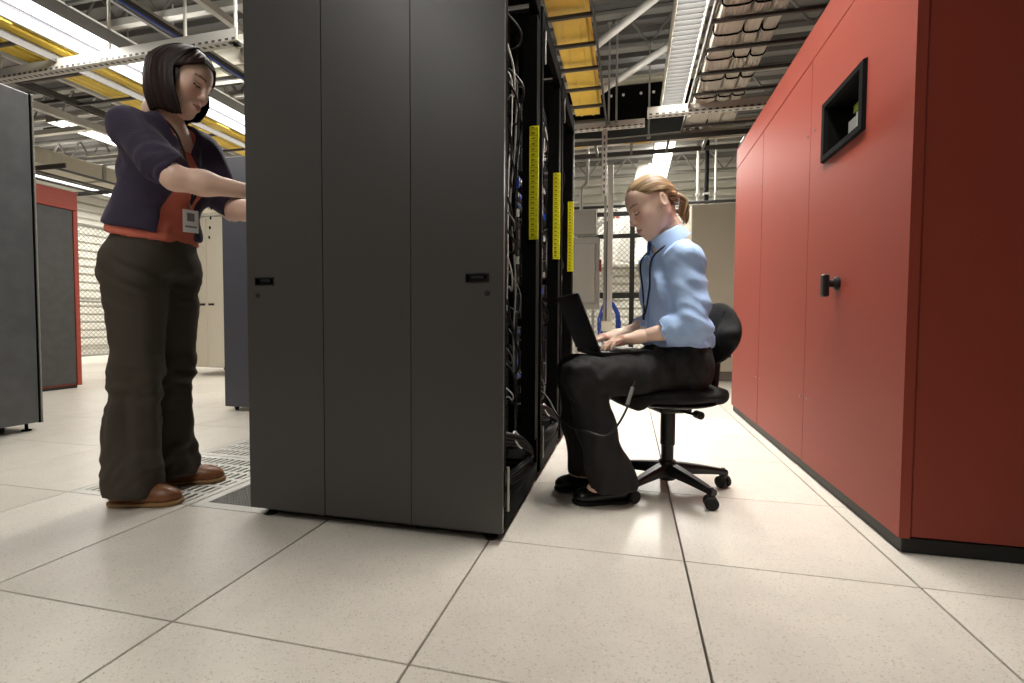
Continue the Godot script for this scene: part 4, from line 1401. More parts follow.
# ---------------------------------------------------------------- smooth solids from joints
class Field:
	var a := PackedVector3Array()
	var b := PackedVector3Array()
	var ra := PackedFloat32Array()
	var rb := PackedFloat32Array()
	var kk := PackedFloat32Array()
	var ty := PackedByteArray()
	var op := PackedByteArray()
	var inv: Array[Basis] = []

	# tapered capsule; o: 0 joins, 1 cuts away
	func cap(p: Vector3, q: Vector3, r0: float, r1: float, k := 0.03, o := 0) -> Field:
		a.append(p); b.append(q); ra.append(r0); rb.append(r1); kk.append(k); ty.append(0); op.append(o); inv.append(Basis.IDENTITY)
		return self

	# ellipsoid with its own axes (columns of bs) and radii
	func ell(p: Vector3, bs: Basis, r: Vector3, k := 0.03, o := 0) -> Field:
		a.append(p); b.append(r); ra.append(maxf(r.x, maxf(r.y, r.z))); rb.append(0.0); kk.append(k); ty.append(1); op.append(o); inv.append(bs.transposed())
		return self

	# keep only the side of a plane where n.p < n.at
	func below(at: Vector3, nn: Vector3, k := 0.004) -> Field:
		a.append(nn.normalized()); b.append(at); ra.append(0.0); rb.append(0.0); kk.append(k); ty.append(2); op.append(2); inv.append(Basis.IDENTITY)
		return self

	func one(i: int, p: Vector3) -> float:
		if ty[i] == 0:
			var ba := b[i] - a[i]
			var pa := p - a[i]
			var t := clampf(pa.dot(ba) / maxf(ba.length_squared(), 1e-9), 0.0, 1.0)
			return (pa - ba * t).length() - lerpf(ra[i], rb[i], t)
		if ty[i] == 1:
			var q := inv[i] * (p - a[i])
			var r := b[i]
			var q1 := q / r
			var k0 := q1.length()
			var k1 := (q1 / r).length()
			if k1 < 1e-6: return -minf(r.x, minf(r.y, r.z))
			return k0 * (k0 - 1.0) / k1
		return a[i].dot(p - b[i])

	func value(p: Vector3, act: PackedInt32Array) -> float:
		var d := 10.0
		for i in act:
			var e := one(i, p)
			var k := kk[i]
			var o := op[i]
			if o == 0:
				var h := k - absf(d - e)
				d = minf(d, e)
				if h > 0.0: d -= h * h * 0.25 / k
			else:
				if o == 1: e = -e
				var h := k - absf(d - e)
				d = maxf(d, e)
				if h > 0.0: d += h * h * 0.25 / k
		return d

	# surface nets with cells of size h, only near the surface
	func build(h: float, out: MB, disp = null, col = null, shift := Vector3.ZERO) -> void:
		var lo := Vector3.ONE * 1e3
		var hi := Vector3.ONE * -1e3
		var all := PackedInt32Array()
		for i in ty.size():
			all.append(i)
			if op[i] != 0: continue
			if ty[i] == 0:
				var r := maxf(ra[i], rb[i]) + 0.02
				lo = lo.min(a[i] - Vector3.ONE * r).min(b[i] - Vector3.ONE * r)
				hi = hi.max(a[i] + Vector3.ONE * r).max(b[i] + Vector3.ONE * r)
			else:
				var r2 := ra[i] + 0.02
				lo = lo.min(a[i] - Vector3.ONE * r2)
				hi = hi.max(a[i] + Vector3.ONE * r2)
		var nb := Vector3i(((hi - lo) / (h * 4.0)).ceil())
		var nx := nb.x * 4 + 1
		var ny := nb.y * 4 + 1
		var nz := nb.z * 4 + 1
		var val := PackedFloat32Array()
		val.resize(nx * ny * nz)
		val.fill(1e9)
		var vid := PackedInt32Array()
		vid.resize(nx * ny * nz)
		vid.fill(-1)
		var blocks := PackedInt32Array()
		var R := h * 4.0 * 0.867
		var sy := nx
		var sz := nx * ny
		for bz in nb.z:
			for by in nb.y:
				for bx in nb.x:
					var c := lo + Vector3(bx * 4 + 2, by * 4 + 2, bz * 4 + 2) * h
					var dm := 1e3
					var es := PackedFloat32Array()
					for i in all:
						var e := one(i, c)
						es.append(e)
						if op[i] == 0 and e < dm: dm = e
					if dm > R * 1.3 + 0.03: continue
					var act := PackedInt32Array()
					for i in all:
						if op[i] == 0:
							if es[i] < dm + 2.2 * R + kk[i]: act.append(i)
						elif op[i] == 1:
							if es[i] < 1.3 * R + kk[i]: act.append(i)
						elif es[i] > -(1.3 * R + kk[i]): act.append(i)
					if absf(value(c, act)) > R * 1.35 + 0.004: continue
					blocks.append(bx); blocks.append(by); blocks.append(bz)
					for k in 5:
						for j in 5:
							for i in 5:
								var id := (bx * 4 + i) + (by * 4 + j) * sy + (bz * 4 + k) * sz
								if val[id] > 1e8:
									val[id] = value(lo + Vector3(bx * 4 + i, by * 4 + j, bz * 4 + k) * h, act)
		var vs := PackedVector3Array()
		var cells := PackedInt32Array()
		var e8 := [0, 1, sy, sy + 1, sz, sz + 1, sz + sy, sz + sy + 1]
		var eo := [Vector3(0, 0, 0), Vector3(1, 0, 0), Vector3(0, 1, 0), Vector3(1, 1, 0), Vector3(0, 0, 1), Vector3(1, 0, 1), Vector3(0, 1, 1), Vector3(1, 1, 1)]
		var ed := [0, 1, 2, 3, 4, 5, 6, 7, 0, 2, 1, 3, 4, 6, 5, 7, 0, 4, 1, 5, 2, 6, 3, 7]
		for q in range(0, blocks.size(), 3):
			for k in 4:
				for j in 4:
					for i in 4:
						var x := blocks[q] * 4 + i
						var y := blocks[q + 1] * 4 + j
						var z := blocks[q + 2] * 4 + k
						var id := x + y * sy + z * sz
						var neg := 0
						for m in 8:
							if val[id + e8[m]] < 0.0: neg += 1
						if neg == 0 or neg == 8: continue
						var s := Vector3.ZERO
						var n2 := 0
						for m in range(0, 24, 2):
							var v0 := val[id + e8[ed[m]]]
							var v1 := val[id + e8[ed[m + 1]]]
							if (v0 < 0.0) != (v1 < 0.0):
								s += (eo[ed[m]] as Vector3).lerp(eo[ed[m + 1]], v0 / (v0 - v1))
								n2 += 1
						vid[id] = vs.size()
						cells.append(id)
						vs.append(lo + (Vector3(x, y, z) + s / n2) * h)
		var tri := PackedInt32Array()
		var stp := [1, sy, sz]
		for id in cells:
			var s0 := val[id] < 0.0
			for ax in 3:
				if s0 == (val[id + stp[ax]] < 0.0): continue
				var u: int = stp[(ax + 1) % 3]
				var w: int = stp[(ax + 2) % 3]
				if id - u - w < 0: continue
				var q0 := vid[id]
				var q1 := vid[id - u]
				var q2 := vid[id - u - w]
				var q3 := vid[id - w]
				if q0 < 0 or q1 < 0 or q2 < 0 or q3 < 0: continue
				# outward normal points from inside to outside; order clockwise from outside
				if s0: tri.append_array(PackedInt32Array([q0, q2, q1, q0, q3, q2]))
				else: tri.append_array(PackedInt32Array([q0, q1, q2, q0, q2, q3]))
		var nm := smooth_normals(vs, tri)
		if disp != null:
			for i in vs.size():
				vs[i] += nm[i] * (disp.call(vs[i], nm[i]) as float)
			nm = smooth_normals(vs, tri)
		var base := out.v.size()
		for i in vs.size():
			out.v.append(vs[i] - shift)
			if col != null: out.c.append(col.call(vs[i]))
		out.n.append_array(nm)
		for t in tri: out.ix.append(t + base)

	static func smooth_normals(vs: PackedVector3Array, tri: PackedInt32Array) -> PackedVector3Array:
		var nm := PackedVector3Array()
		nm.resize(vs.size())
		for t in range(0, tri.size(), 3):
			var i := tri[t]
			var j := tri[t + 1]
			var k := tri[t + 2]
			var f := (vs[k] - vs[i]).cross(vs[j] - vs[i])
			nm[i] += f; nm[j] += f; nm[k] += f
		for i in nm.size(): nm[i] = nm[i].normalized()
		return nm


func field() -> Field:
	return Field.new()


func transformed(src: MB, tf: Transform3D) -> MB:
	for i in src.v.size():
		src.v[i] = tf * src.v[i]
		src.n[i] = (tf.basis * src.n[i]).normalized()
	return src


# a head in its own axes: +z face, +y up, +x the person's left
func head_mesh(skin: Color, lip: Color, brow: Color, lash: Color, open: float, scalp: Callable, root: Color, h := 0.003) -> MB:
	var f := field()
	f.ell(Vector3(0, 0.030, -0.012), Basis.IDENTITY, Vector3(0.0745, 0.095, 0.096), 0.02)
	f.ell(Vector3(0, -0.025, 0.030), Basis(Vector3.RIGHT, -0.10), Vector3(0.058, 0.086, 0.058), 0.045)
	f.ell(Vector3(0, 0.055, 0.045), Basis.IDENTITY, Vector3(0.058, 0.050, 0.045), 0.03)
	for s in [-1.0, 1.0]:
		f.cap(Vector3(s * 0.054, -0.045, -0.005), Vector3(s * 0.024, -0.094, 0.052), 0.016, 0.017, 0.04)     # jaw
		f.ell(Vector3(s * 0.040, -0.018, 0.060), Basis.IDENTITY, Vector3(0.023, 0.022, 0.022), 0.03)          # cheekbone
		f.cap(Vector3(s * 0.012, 0.031, 0.088), Vector3(s * 0.044, 0.033, 0.069), 0.0085, 0.007, 0.016)       # brow
	f.cap(Vector3(0, -0.098, 0.064), Vector3(0, -0.092, 0.066), 0.018, 0.016, 0.03)                           # chin
	# eye hollows, then lids over the eyeballs
	for s in [-1.0, 1.0]:
		f.ell(Vector3(s * 0.030, 0.012, 0.097), Basis.IDENTITY, Vector3(0.019, 0.012, 0.016), 0.014, 1)
	for s in [-1.0, 1.0]:
		f.ell(Vector3(s * 0.030, 0.009, 0.0735), Basis.IDENTITY, Vector3(0.0165, 0.0125, 0.0135), 0.006)
	# nose
	f.cap(Vector3(0, 0.022, 0.090), Vector3(0, -0.020, 0.108), 0.0075, 0.0095, 0.014)
	f.ell(Vector3(0, -0.026, 0.107), Basis.IDENTITY, Vector3(0.0105, 0.0095, 0.011), 0.010)
	for s in [-1.0, 1.0]:
		f.ell(Vector3(s * 0.0115, -0.030, 0.098), Basis.IDENTITY, Vector3(0.0075, 0.007, 0.0095), 0.007)
		f.ell(Vector3(s * 0.0065, -0.0375, 0.1035), Basis.IDENTITY, Vector3(0.003, 0.003, 0.004), 0.003, 1)
	# mouth
	f.cap(Vector3(0, -0.061, 0.086), Vector3(0, -0.070, 0.084), 0.016, 0.015, 0.02)
	for s in [-1.0, 1.0]:
		f.cap(Vector3(s * 0.003, -0.0565, 0.1005), Vector3(s * 0.021, -0.0625, 0.0885), 0.0048, 0.003, 0.006)
	f.cap(Vector3(-0.011, -0.0695, 0.0955), Vector3(0.011, -0.0695, 0.0955), 0.0065, 0.0065, 0.007)
	f.cap(Vector3(-0.020, -0.0632, 0.0945), Vector3(0.020, -0.0632, 0.0945), 0.0018, 0.0018, 0.003, 1)
	f.cap(Vector3(0, -0.0632, 0.102), Vector3(0, -0.0632, 0.110), 0.0020, 0.0020, 0.003, 1)
	if true:
		for s in [-1.0, 1.0]:
			var bs := Basis(Vector3.UP, s * 0.35) * Basis(Vector3.RIGHT, -0.15)
			f.ell(Vector3(s * 0.0815, 0.004, -0.016), bs, Vector3(0.0085, 0.032, 0.0195), 0.006)
			f.ell(Vector3(s * 0.073, -0.020, -0.005), bs, Vector3(0.008, 0.014, 0.011), 0.008)
			f.ell(Vector3(s * 0.090, 0.005, -0.013), bs, Vector3(0.006, 0.021, 0.0105), 0.004, 1)
			f.ell(Vector3(s * 0.078, -0.002, -0.001), bs, Vector3(0.004, 0.006, 0.004), 0.004)
	# neck stub that sinks into the body's neck
	f.cap(Vector3(0, -0.050, -0.026), Vector3(0, -0.135, -0.034), 0.047, 0.047, 0.035)
	var out := mb()
	var skl := skin.srgb_to_linear()
	var lil := lip.srgb_to_linear()
	var brl := brow.srgb_to_linear()
	var lal := lash.srgb_to_linear()
	var rol := root.srgb_to_linear()
	var pink := Color(skin.r, skin.g * 0.82, skin.b * 0.80).srgb_to_linear()
	var paint := func(p: Vector3) -> Color:
		if scalp.call(p): return rol
		var c := skl
		if p.z > 0.02 and p.y > -0.085 and p.y < 0.06:
			var x := absf(p.x)
			# blush of the cheeks and the nose tip, as in life
			var ck := exp(-(pow((x - 0.040) / 0.022, 2.0) + pow((p.y + 0.025) / 0.020, 2.0)))
			c = c.lerp(pink, 0.45 * ck)
			if p.z > 0.070 and x < 0.0235 and absf(p.y + 0.0635) < 0.0125:
				var top := -0.0635 + 0.0095 * (1.0 - pow(x / 0.024, 2.0)) - (0.0025 if x < 0.003 else 0.0)
				var bot := -0.0635 - 0.0115 * (1.0 - pow(x / 0.022, 2.0))
				if p.y < top and p.y > bot:
					c = lil.lerp(lil * 0.6, 1.0 if absf(p.y + 0.0633) < 0.0014 else 0.0)
			# brows
			var by := 0.0335 + 0.006 * (1.0 - pow((x - 0.036) / 0.022, 2.0))
			if x > 0.012 and x < 0.052 and absf(p.y - by) < 0.0032: c = c.lerp(brl, 0.8)
			# lid line with lashes
			if x > 0.0145 and x < 0.0475 and p.z > 0.05:
				var u := (x - 0.030) / 0.0165
				var ly := 0.0055 - 0.0065 * (1.0 - u * u) * (1.0 - open)
				if absf(p.y - ly) < 0.0022: c = lal
				elif absf(p.y - 0.0150) < 0.0014 and absf(u) < 0.95: c = c.lerp(lal, 0.35)
				elif open > 0.0 and p.y < ly and p.y > ly - 0.0055 * open * (1.0 - u * u): c = Color(0.55, 0.52, 0.50) if absf(u - 0.05) > 0.40 else Color(0.02, 0.012, 0.008)
		return c
	f.build(h, out, null, paint)
	return out


# a hand: wrist at the origin of tf, +z to the fingers, +y the back of the hand, +x the thumb's side
func hand_mesh(tf: Transform3D, side: float, curl: Array, skin: Color, nail: Color, thumb_in := 0.35) -> MB:
	var f := field()
	var roots := [0.026, 0.009, -0.0085, -0.0245]
	var lens := [[0.040, 0.024, 0.020], [0.044, 0.028, 0.021], [0.041, 0.026, 0.021], [0.032, 0.019, 0.018]]
	var tips := []
	f.cap(Vector3(0, 0, -0.045), Vector3(0, 0, 0.012), 0.0215, 0.0255, 0.02)
	f.ell(Vector3(0, 0, 0.005), Basis.IDENTITY, Vector3(0.030, 0.021, 0.035), 0.02)
	for i in 4:
		var x: float = roots[i] * side
		f.cap(Vector3(x * 0.62, 0.0, 0.010), Vector3(x, 0.002, 0.086 - absf(i - 1.2) * 0.005), 0.0145, 0.0118, 0.016)
		var p := Vector3(x, 0.002, 0.086 - absf(i - 1.2) * 0.005)
		var an := 0.0
		var yaw: float = x * 2.2
		for s in 3:
			an += curl[i] * [1.0, 1.15, 0.75][s]
			var d := Vector3(sin(yaw) * cos(an), -sin(an), cos(yaw) * cos(an))
			var q: Vector3 = p + d * lens[i][s]
			var r0: float = [0.0098, 0.0088, 0.0082][s] * (0.9 if i == 3 else 1.0)
			f.cap(p, q, r0, r0 - 0.0009, 0.004)
			if s == 2: tips.append([q, d, Vector3(0, cos(an), sin(an))])
			p = q
	# thumb from the side of the palm near its base
	f.cap(Vector3(side * 0.014, -0.008, 0.014), Vector3(side * 0.035, -0.014, 0.044), 0.0165, 0.0130, 0.018)
	var t0 := Vector3(side * 0.035, -0.014, 0.044)
	var t1 := t0 + Vector3(side * 0.020 * (1.0 - thumb_in), -0.006, 0.030)
	var t2 := t1 + Vector3(side * 0.006 * (1.0 - thumb_in * 2.0), -0.004, 0.027)
	f.cap(t0, t1, 0.0125, 0.0102, 0.006)
	f.cap(t1, t2, 0.0102, 0.0085, 0.004)
	f.ell(Vector3(side * 0.018, -0.010, 0.035), Basis.IDENTITY, Vector3(0.017, 0.014, 0.030), 0.015)
	f.ell(Vector3(side * -0.020, -0.010, 0.032), Basis.IDENTITY, Vector3(0.012, 0.012, 0.032), 0.015)
	var out := mb()
	var skl := skin.srgb_to_linear()
	var knu := Color(skin.r * 0.97, skin.g * 0.86, skin.b * 0.83).srgb_to_linear()
	var nal := nail.srgb_to_linear()
	var paint := func(p: Vector3) -> Color:
		for t in tips:
			var e: Vector3 = p - t[0]
			if e.length() < 0.0105 and e.dot(t[2]) > 0.0038: return nal
		if p.y > 0.004 and absf(p.z - 0.086) < 0.008: return knu
		return skl
	f.build(0.003, out, null, paint)
	return transformed(out, tf)


func frame_of(z: Vector3, up: Vector3) -> Basis:
	var zz := z.normalized()
	var xx := up.cross(zz).normalized()
	return Basis(xx, zz.cross(xx), zz)


# a sheet of hair: for each column a path of points on the head, with strand ridges; closed by an inner layer
func hair_sheet(cols: int, rows: int, path: Callable, thick: float, c0: Color, c1: Color, sd: int) -> MB:
	var nz := FastNoiseLite.new()
	nz.seed = sd
	nz.frequency = 1.0
	nz.fractal_octaves = 3
	var outer := PackedVector3Array()
	var colr := PackedColorArray()
	var rr := rows + 4
	outer.resize(cols * rr)
	colr.resize(cols * rr)
	for c in cols:
		var u := float(c) / (cols - 1)
		var lock := nz.get_noise_2d(u * 13.0, 3.0) * 0.0022
		var strand := nz.get_noise_2d(u * 150.0, 9.0) * 0.0012
		var shade := clampf(0.5 + 0.9 * nz.get_noise_2d(u * 90.0, 31.0) + 0.6 * nz.get_noise_2d(u * 14.0, 57.0), 0.0, 1.0)
		for r in rows:
			var t := float(r) / (rows - 1)
			var q: Array = path.call(u, t)
			var wob := nz.get_noise_2d(u * 60.0, 100.0 + t * 2.2) * 0.0018
			outer[r * cols + c] = q[0] + q[1] * ((lock + strand) * smoothstep(0.0, 0.25, t) + wob)
			var s2 := clampf(shade + 0.25 * nz.get_noise_2d(u * 150.0, 200.0 + t * 3.0), 0.0, 1.0)
			colr[r * cols + c] = c0.srgb_to_linear().lerp(c1.srgb_to_linear(), s2)
		for k in 4:
			var t2: float = [1.0, 0.8, 0.5, 0.12][k]
			var q2: Array = path.call(u, t2)
			outer[(rows + k) * cols + c] = q2[0] - q2[1] * thick
			colr[(rows + k) * cols + c] = c0.srgb_to_linear()
	var out := mb()
	out.grid(outer, rr, cols, false, colr)
	return out

# ---------------------------------------------------------------- office chair
const CHAIR := Vector3(0.605, 0, -1.275)
const SEAT_F := Vector3(-0.927, 0, 0.375)      # where the seated woman and her chair face
const SEAT_L := Vector3(0.375, 0, 0.927)       # her left hand side


func build_chair() -> void:
	var t := thing("office_chair", "black swivel office chair with five castors under the seated woman", "chair", CHAIR)
	# seat cushion: rounded saddle
	var f := field()
	var bs := Basis(SEAT_L, Vector3.UP, SEAT_F * -1.0)     # x her left, z backwards
	f.ell(Vector3(0, 0.425, 0) + SEAT_F * 0.015, bs, Vector3(0.232, 0.050, 0.228), 0.03)
	f.cap(SEAT_F * 0.20 + SEAT_L * 0.15 + Vector3(0, 0.405, 0), SEAT_F * 0.20 - SEAT_L * 0.15 + Vector3(0, 0.405, 0), 0.034, 0.034, 0.05)
	f.cap(SEAT_F * -0.16 + SEAT_L * 0.12 + Vector3(0, 0.425, 0), SEAT_F * -0.16 - SEAT_L * 0.12 + Vector3(0, 0.425, 0), 0.036, 0.036, 0.05)
	f.below(Vector3(0, 0.455, 0), Vector3.UP, 0.03)
	var s := mb()
	f.build(0.009, s)
	put("seat_cushion", s, M.chair_fabric, t)
	f = field()
	f.ell(Vector3(0, 0.388, 0), bs, Vector3(0.205, 0.022, 0.200), 0.02)
	s = mb()
	f.build(0.009, s)
	put("seat_shell", s, M.black_plastic, t)
	# backrest: curved oval pad with shell
	f = field()
	var bc := SEAT_F * -0.205 + Vector3(0, 0.672, 0)
	var bb := Basis(SEAT_L, (Vector3.UP - SEAT_F * 0.12).normalized(), (SEAT_F * -1.0 - Vector3.UP * 0.12).normalized())
	f.ell(bc, bb, Vector3(0.180, 0.135, 0.032), 0.02)
	f.cap(bc + SEAT_L * 0.12 + SEAT_F * 0.018, bc + SEAT_L * 0.165 + SEAT_F * 0.03, 0.026, 0.018, 0.05)
	f.cap(bc - SEAT_L * 0.12 + SEAT_F * 0.018, bc - SEAT_L * 0.165 + SEAT_F * 0.03, 0.026, 0.018, 0.05)
	s = mb()
	f.build(0.008, s)
	put("backrest", s, M.chair_fabric, t)
	f = field()
	f.ell(bc - SEAT_F * 0.018, bb, Vector3(0.165, 0.112, 0.034), 0.02)
	s = mb()
	f.build(0.008, s)
	put("backrest_shell", s, M.black_plastic, t)
	# ribbed bellows on the back bar
	var prof := []
	for k in 15:
		prof.append(Vector2(0.019 if k % 2 == 0 else 0.026, 0.40 + k * 0.0115))
	put("bellows", mb().lathe(prof, Transform3D(Basis(SEAT_L, 0.10), SEAT_F * -0.196 + Vector3(0, 0.0, 0)), 16), M.rubber, t)
	put("back_bar", mb().tube(curve_pts([SEAT_F * -0.05 + Vector3(0, 0.368, 0), SEAT_F * -0.15 + Vector3(0, 0.365, 0), SEAT_F * -0.205 + Vector3(0, 0.40, 0), SEAT_F * -0.225 + Vector3(0, 0.60, 0)], 6), 0.016, 10), M.black_plastic, t)
	# mechanism and lever
	put("mechanism", mb().box(Vector3(0, 0.358, 0), Vector3(0.16, 0.035, 0.14), 0.008, bs), M.black_plastic, t)
	var lv := mb().rod(Vector3(0, 0.352, 0) - SEAT_F * 0.02 + SEAT_L * 0.06, Vector3(0, 0.350, 0) - SEAT_F * 0.045 + SEAT_L * 0.17, 0.006)
	put("lever_arm", lv, M.black_plastic, t)
	put("adjust_knob", mb().lathe([Vector2(0, -0.02), Vector2(0.016, -0.018), Vector2(0.016, 0.018), Vector2(0, 0.02)], Transform3D(frame_of(SEAT_L, Vector3.UP) * Basis(Vector3.RIGHT, PI / 2), Vector3(0.0, 0.352, 0) - SEAT_F * 0.045 + SEAT_L * 0.17), 14), M.black_plastic, t)
	# gas column
	put("gas_lift", mb().lathe([Vector2(0, 0.06), Vector2(0.026, 0.06), Vector2(0.026, 0.19), Vector2(0.031, 0.195), Vector2(0.031, 0.335), Vector2(0.019, 0.337), Vector2(0.019, 0.36), Vector2(0, 0.36)], Transform3D(), 20), M.black_plastic, t)
	put("hub", mb().lathe([Vector2(0, 0.045), Vector2(0.035, 0.045), Vector2(0.038, 0.055), Vector2(0.036, 0.125), Vector2(0.028, 0.13), Vector2(0, 0.13)], Transform3D(), 20), M.black_plastic, t)
	for k in 5:
		var an := deg_to_rad(54.0 + 72.0 * k)
		var d := Vector3(cos(an), 0, sin(an))
		var side := Vector3.UP.cross(d)
		var sp := mb()
		# arched spoke, deep at the hub
		var pts := []
		for q in 7:
			var u := q / 6.0
			pts.append([d * lerpf(0.025, 0.268, u) + Vector3(0, 0.118 - 0.028 * u - 0.012 * u * u, 0), lerpf(0.024, 0.014, u), lerpf(0.050, 0.020, u)])
		for q in 6:
			var A: Array = pts[q]
			var B: Array = pts[q + 1]
			var cs := func(P: Array, i: int) -> Vector3:
				var w: float = P[1]
				var hh: float = P[2]
				return P[0] + [side * w * 0.7, side * w - Vector3(0, hh * 0.35, 0), side * w - Vector3(0, hh, 0), side * -w - Vector3(0, hh, 0), side * -w - Vector3(0, hh * 0.35, 0), side * -w * 0.7][i]
			for i in 6:
				sp.quad(cs.call(A, (i + 1) % 6), cs.call(A, i), cs.call(B, i), cs.call(B, (i + 1) % 6))
			if q == 5:
				sp.quad(cs.call(B, 0), cs.call(B, 1), cs.call(B, 4), cs.call(B, 5))
				sp.quad(cs.call(B, 1), cs.call(B, 2), cs.call(B, 3), cs.call(B, 4))
		var leg := put("spoke", sp, M.black_plastic, t)
		# twin wheel castor
		var w := mb()
		var cp := d * 0.252
		var turn := an + 0.6 + k * 1.3
		var ax := Vector3(cos(turn), 0, sin(turn))
		for sg in [-1.0, 1.0]:
			w.lathe([Vector2(0, -0.010), Vector2(0.022, -0.010), Vector2(0.0265, -0.006), Vector2(0.0265, 0.006), Vector2(0.022, 0.010), Vector2(0, 0.010)], Transform3D(frame_of(ax, Vector3.UP) * Basis(Vector3.RIGHT, PI / 2), cp + ax * 0.017 * sg + Vector3(0, 0.0265, 0)), 16)
		var cw := put("castor", w, M.rubber, leg)
		cw.name = "castor"
		var hood := mb().lathe([Vector2(0, 0.030), Vector2(0.010, 0.030), Vector2(0.014, 0.042), Vector2(0.018, 0.056), Vector2(0.009, 0.062), Vector2(0.009, 0.085), Vector2(0, 0.085)], Transform3D(Basis(), cp), 12)
		put("castor_hood", hood, M.black_plastic, leg)

# ---------------------------------------------------------------- the standing woman
func fold_noise(sd: int) -> FastNoiseLite:
	var n := FastNoiseLite.new()
	n.seed = sd
	n.frequency = 1.0
	n.fractal_octaves = 2
	return n


func build_standing() -> void:
	var B := Vector3(-1.43, 0, -0.70)
	var fw := Vector3(0.990, 0, -0.139)
	var rt := Vector3(0.139, 0, 0.990)         # her right, towards the camera
	var bs := Basis(rt, Vector3.UP, fw)
	var P := Vector3(-1.468, 0.955, -0.697)
	var W := Vector3(-1.447, 1.12, -0.698)
	var C := Vector3(-1.405, 1.31, -0.702)
	var N := Vector3(-1.362, 1.472, -0.705)
	var rs := Vector3(-1.375, 1.435, -0.540)
	var ls := Vector3(-1.372, 1.445, -0.865)
	var re := Vector3(-1.150, 1.225, -0.520)
	var rw := Vector3(-0.975, 1.210, -0.690)
	var le := Vector3(-1.285, 1.205, -0.925)
	var lw := Vector3(-1.040, 1.185, -0.870)
	var rk := Vector3(-1.440, 0.53, -0.598)
	var lk := Vector3(-1.488, 0.51, -0.790)
	var ra := Vector3(-1.463, 0.09, -0.578)
	var la := Vector3(-1.512, 0.09, -0.800)
	var rh := P + rt * 0.085 - Vector3(0, 0.03, 0)
	var lh := P - rt * 0.085 - Vector3(0, 0.03, 0)
	var skin := Color(0.95, 0.80, 0.72)
	var H := Vector3(-1.322, 1.668, -0.710)
	var hb := Basis(Vector3.UP, deg_to_rad(90.0 + 14.0)) * Basis(Vector3.RIGHT, deg_to_rad(22.0)) * Basis(Vector3.BACK, deg_to_rad(-4.0))
	var hs := 1.06
	var ht := Transform3D(hb.scaled(Vector3.ONE * hs), H)

	var t := thing("person", "standing woman in a purple cardigan reaching into the rack", "person", B)
	# body: one skin
	var f := field()
	f.ell(C, bs, Vector3(0.145, 0.18, 0.100), 0.05)
	f.ell(W, bs, Vector3(0.135, 0.16, 0.095), 0.05)
	f.ell(P, bs, Vector3(0.165, 0.13, 0.115), 0.05)
	f.cap(rs, ls, 0.045, 0.045, 0.06)
	f.cap(N - Vector3(0, 0.02, 0), ht * Vector3(0, -0.06, -0.03), 0.052, 0.046, 0.05)
	for a in [[rs, re, rw], [ls, le, lw]]:
		f.cap(a[0], a[1], 0.050, 0.040, 0.03)
		f.cap(a[1], a[1].lerp(a[2], 0.35), 0.041, 0.042, 0.03)
		f.cap(a[1].lerp(a[2], 0.35), a[2], 0.042, 0.026, 0.03)
	for a in [[rh, rk, ra], [lh, lk, la]]:
		f.cap(a[0], a[1], 0.080, 0.055, 0.04)
		f.cap(a[1], a[2], 0.055, 0.035, 0.03)
	var skl := skin.srgb_to_linear()
	var flat_skin := func(_p: Vector3) -> Color: return skl
	var body := mb()
	f.build(0.009, body, null, flat_skin, B)
	var head := transformed(head_mesh(skin, Color(0.76, 0.48, 0.45), Color(0.16, 0.10, 0.085), Color(0.08, 0.05, 0.05), 0.75, func(p: Vector3) -> bool: return p.y > 0.092 or (p.y > -0.02 and p.z < 0.045 and p.z < 0.02 + p.y * 0.5), Color(0.13, 0.085, 0.075)), ht)
	for i in head.v.size(): head.v[i] -= B
	body.add(head)
	var nail := Color(0.85, 0.62, 0.56)
	for a in [[re, rw, -1.0], [le, lw, 1.0]]:
		var dir: Vector3 = (a[1] - a[0]).normalized()
		dir = (dir + Vector3(0.5, 0.02, 0)).normalized()
		var side: float = a[2]
		# palms face each other, thumbs up
		var hbz := frame_of(dir, Vector3.UP)
		var palm := Basis(dir, deg_to_rad(55.0 * side)) * hbz
		body.add(hand_mesh(Transform3D(palm, a[1] - B), -1.0 if side < 0 else 1.0, [0.32, 0.38, 0.44, 0.5], skin, nail))
	put("body", body, M.skin, t)

	# trousers
	var nz := fold_noise(21)
	f = field()
	f.ell(P + Vector3(0, 0.01, 0), bs, Vector3(0.178, 0.13, 0.132), 0.05)
	f.ell(P - fw * 0.055 + rt * 0.07 - Vector3(0, 0.05, 0), bs, Vector3(0.088, 0.10, 0.088), 0.05)
	f.ell(P - fw * 0.055 - rt * 0.07 - Vector3(0, 0.05, 0), bs, Vector3(0.088, 0.10, 0.088), 0.05)
	f.ell(W - Vector3(0, 0.07, 0) + fw * 0.006, bs, Vector3(0.160, 0.12, 0.116), 0.04)
	for a in [[rh, rk, ra, Vector3(0, 0.042, 0)], [lh, lk, la, Vector3(0, 0.050, 0)]]:
		f.cap(a[0] + fw * 0.01, a[1], 0.112, 0.083, 0.035)
		f.cap(a[1], a[2].lerp(a[1], 0.45), 0.083, 0.082, 0.03)
		var hem: Vector3 = a[2] + fw * 0.018
		hem.y = 0.02
		f.cap(a[2].lerp(a[1], 0.45), hem, 0.082, 0.108, 0.03)
	f.below(Vector3(-1.46, 0.052, 0), Vector3(-0.10, -1, 0), 0.003)
	for a in [ra, la]:
		f.cap(Vector3(a.x, 0.0, a.z) + fw * 0.018, Vector3(a.x, 0.10, a.z) + fw * 0.012, 0.088, 0.070, 0.002, 1)
	f.below(P + Vector3(0, 0.115, 0), Vector3(0.2, 1, 0.0), 0.004)
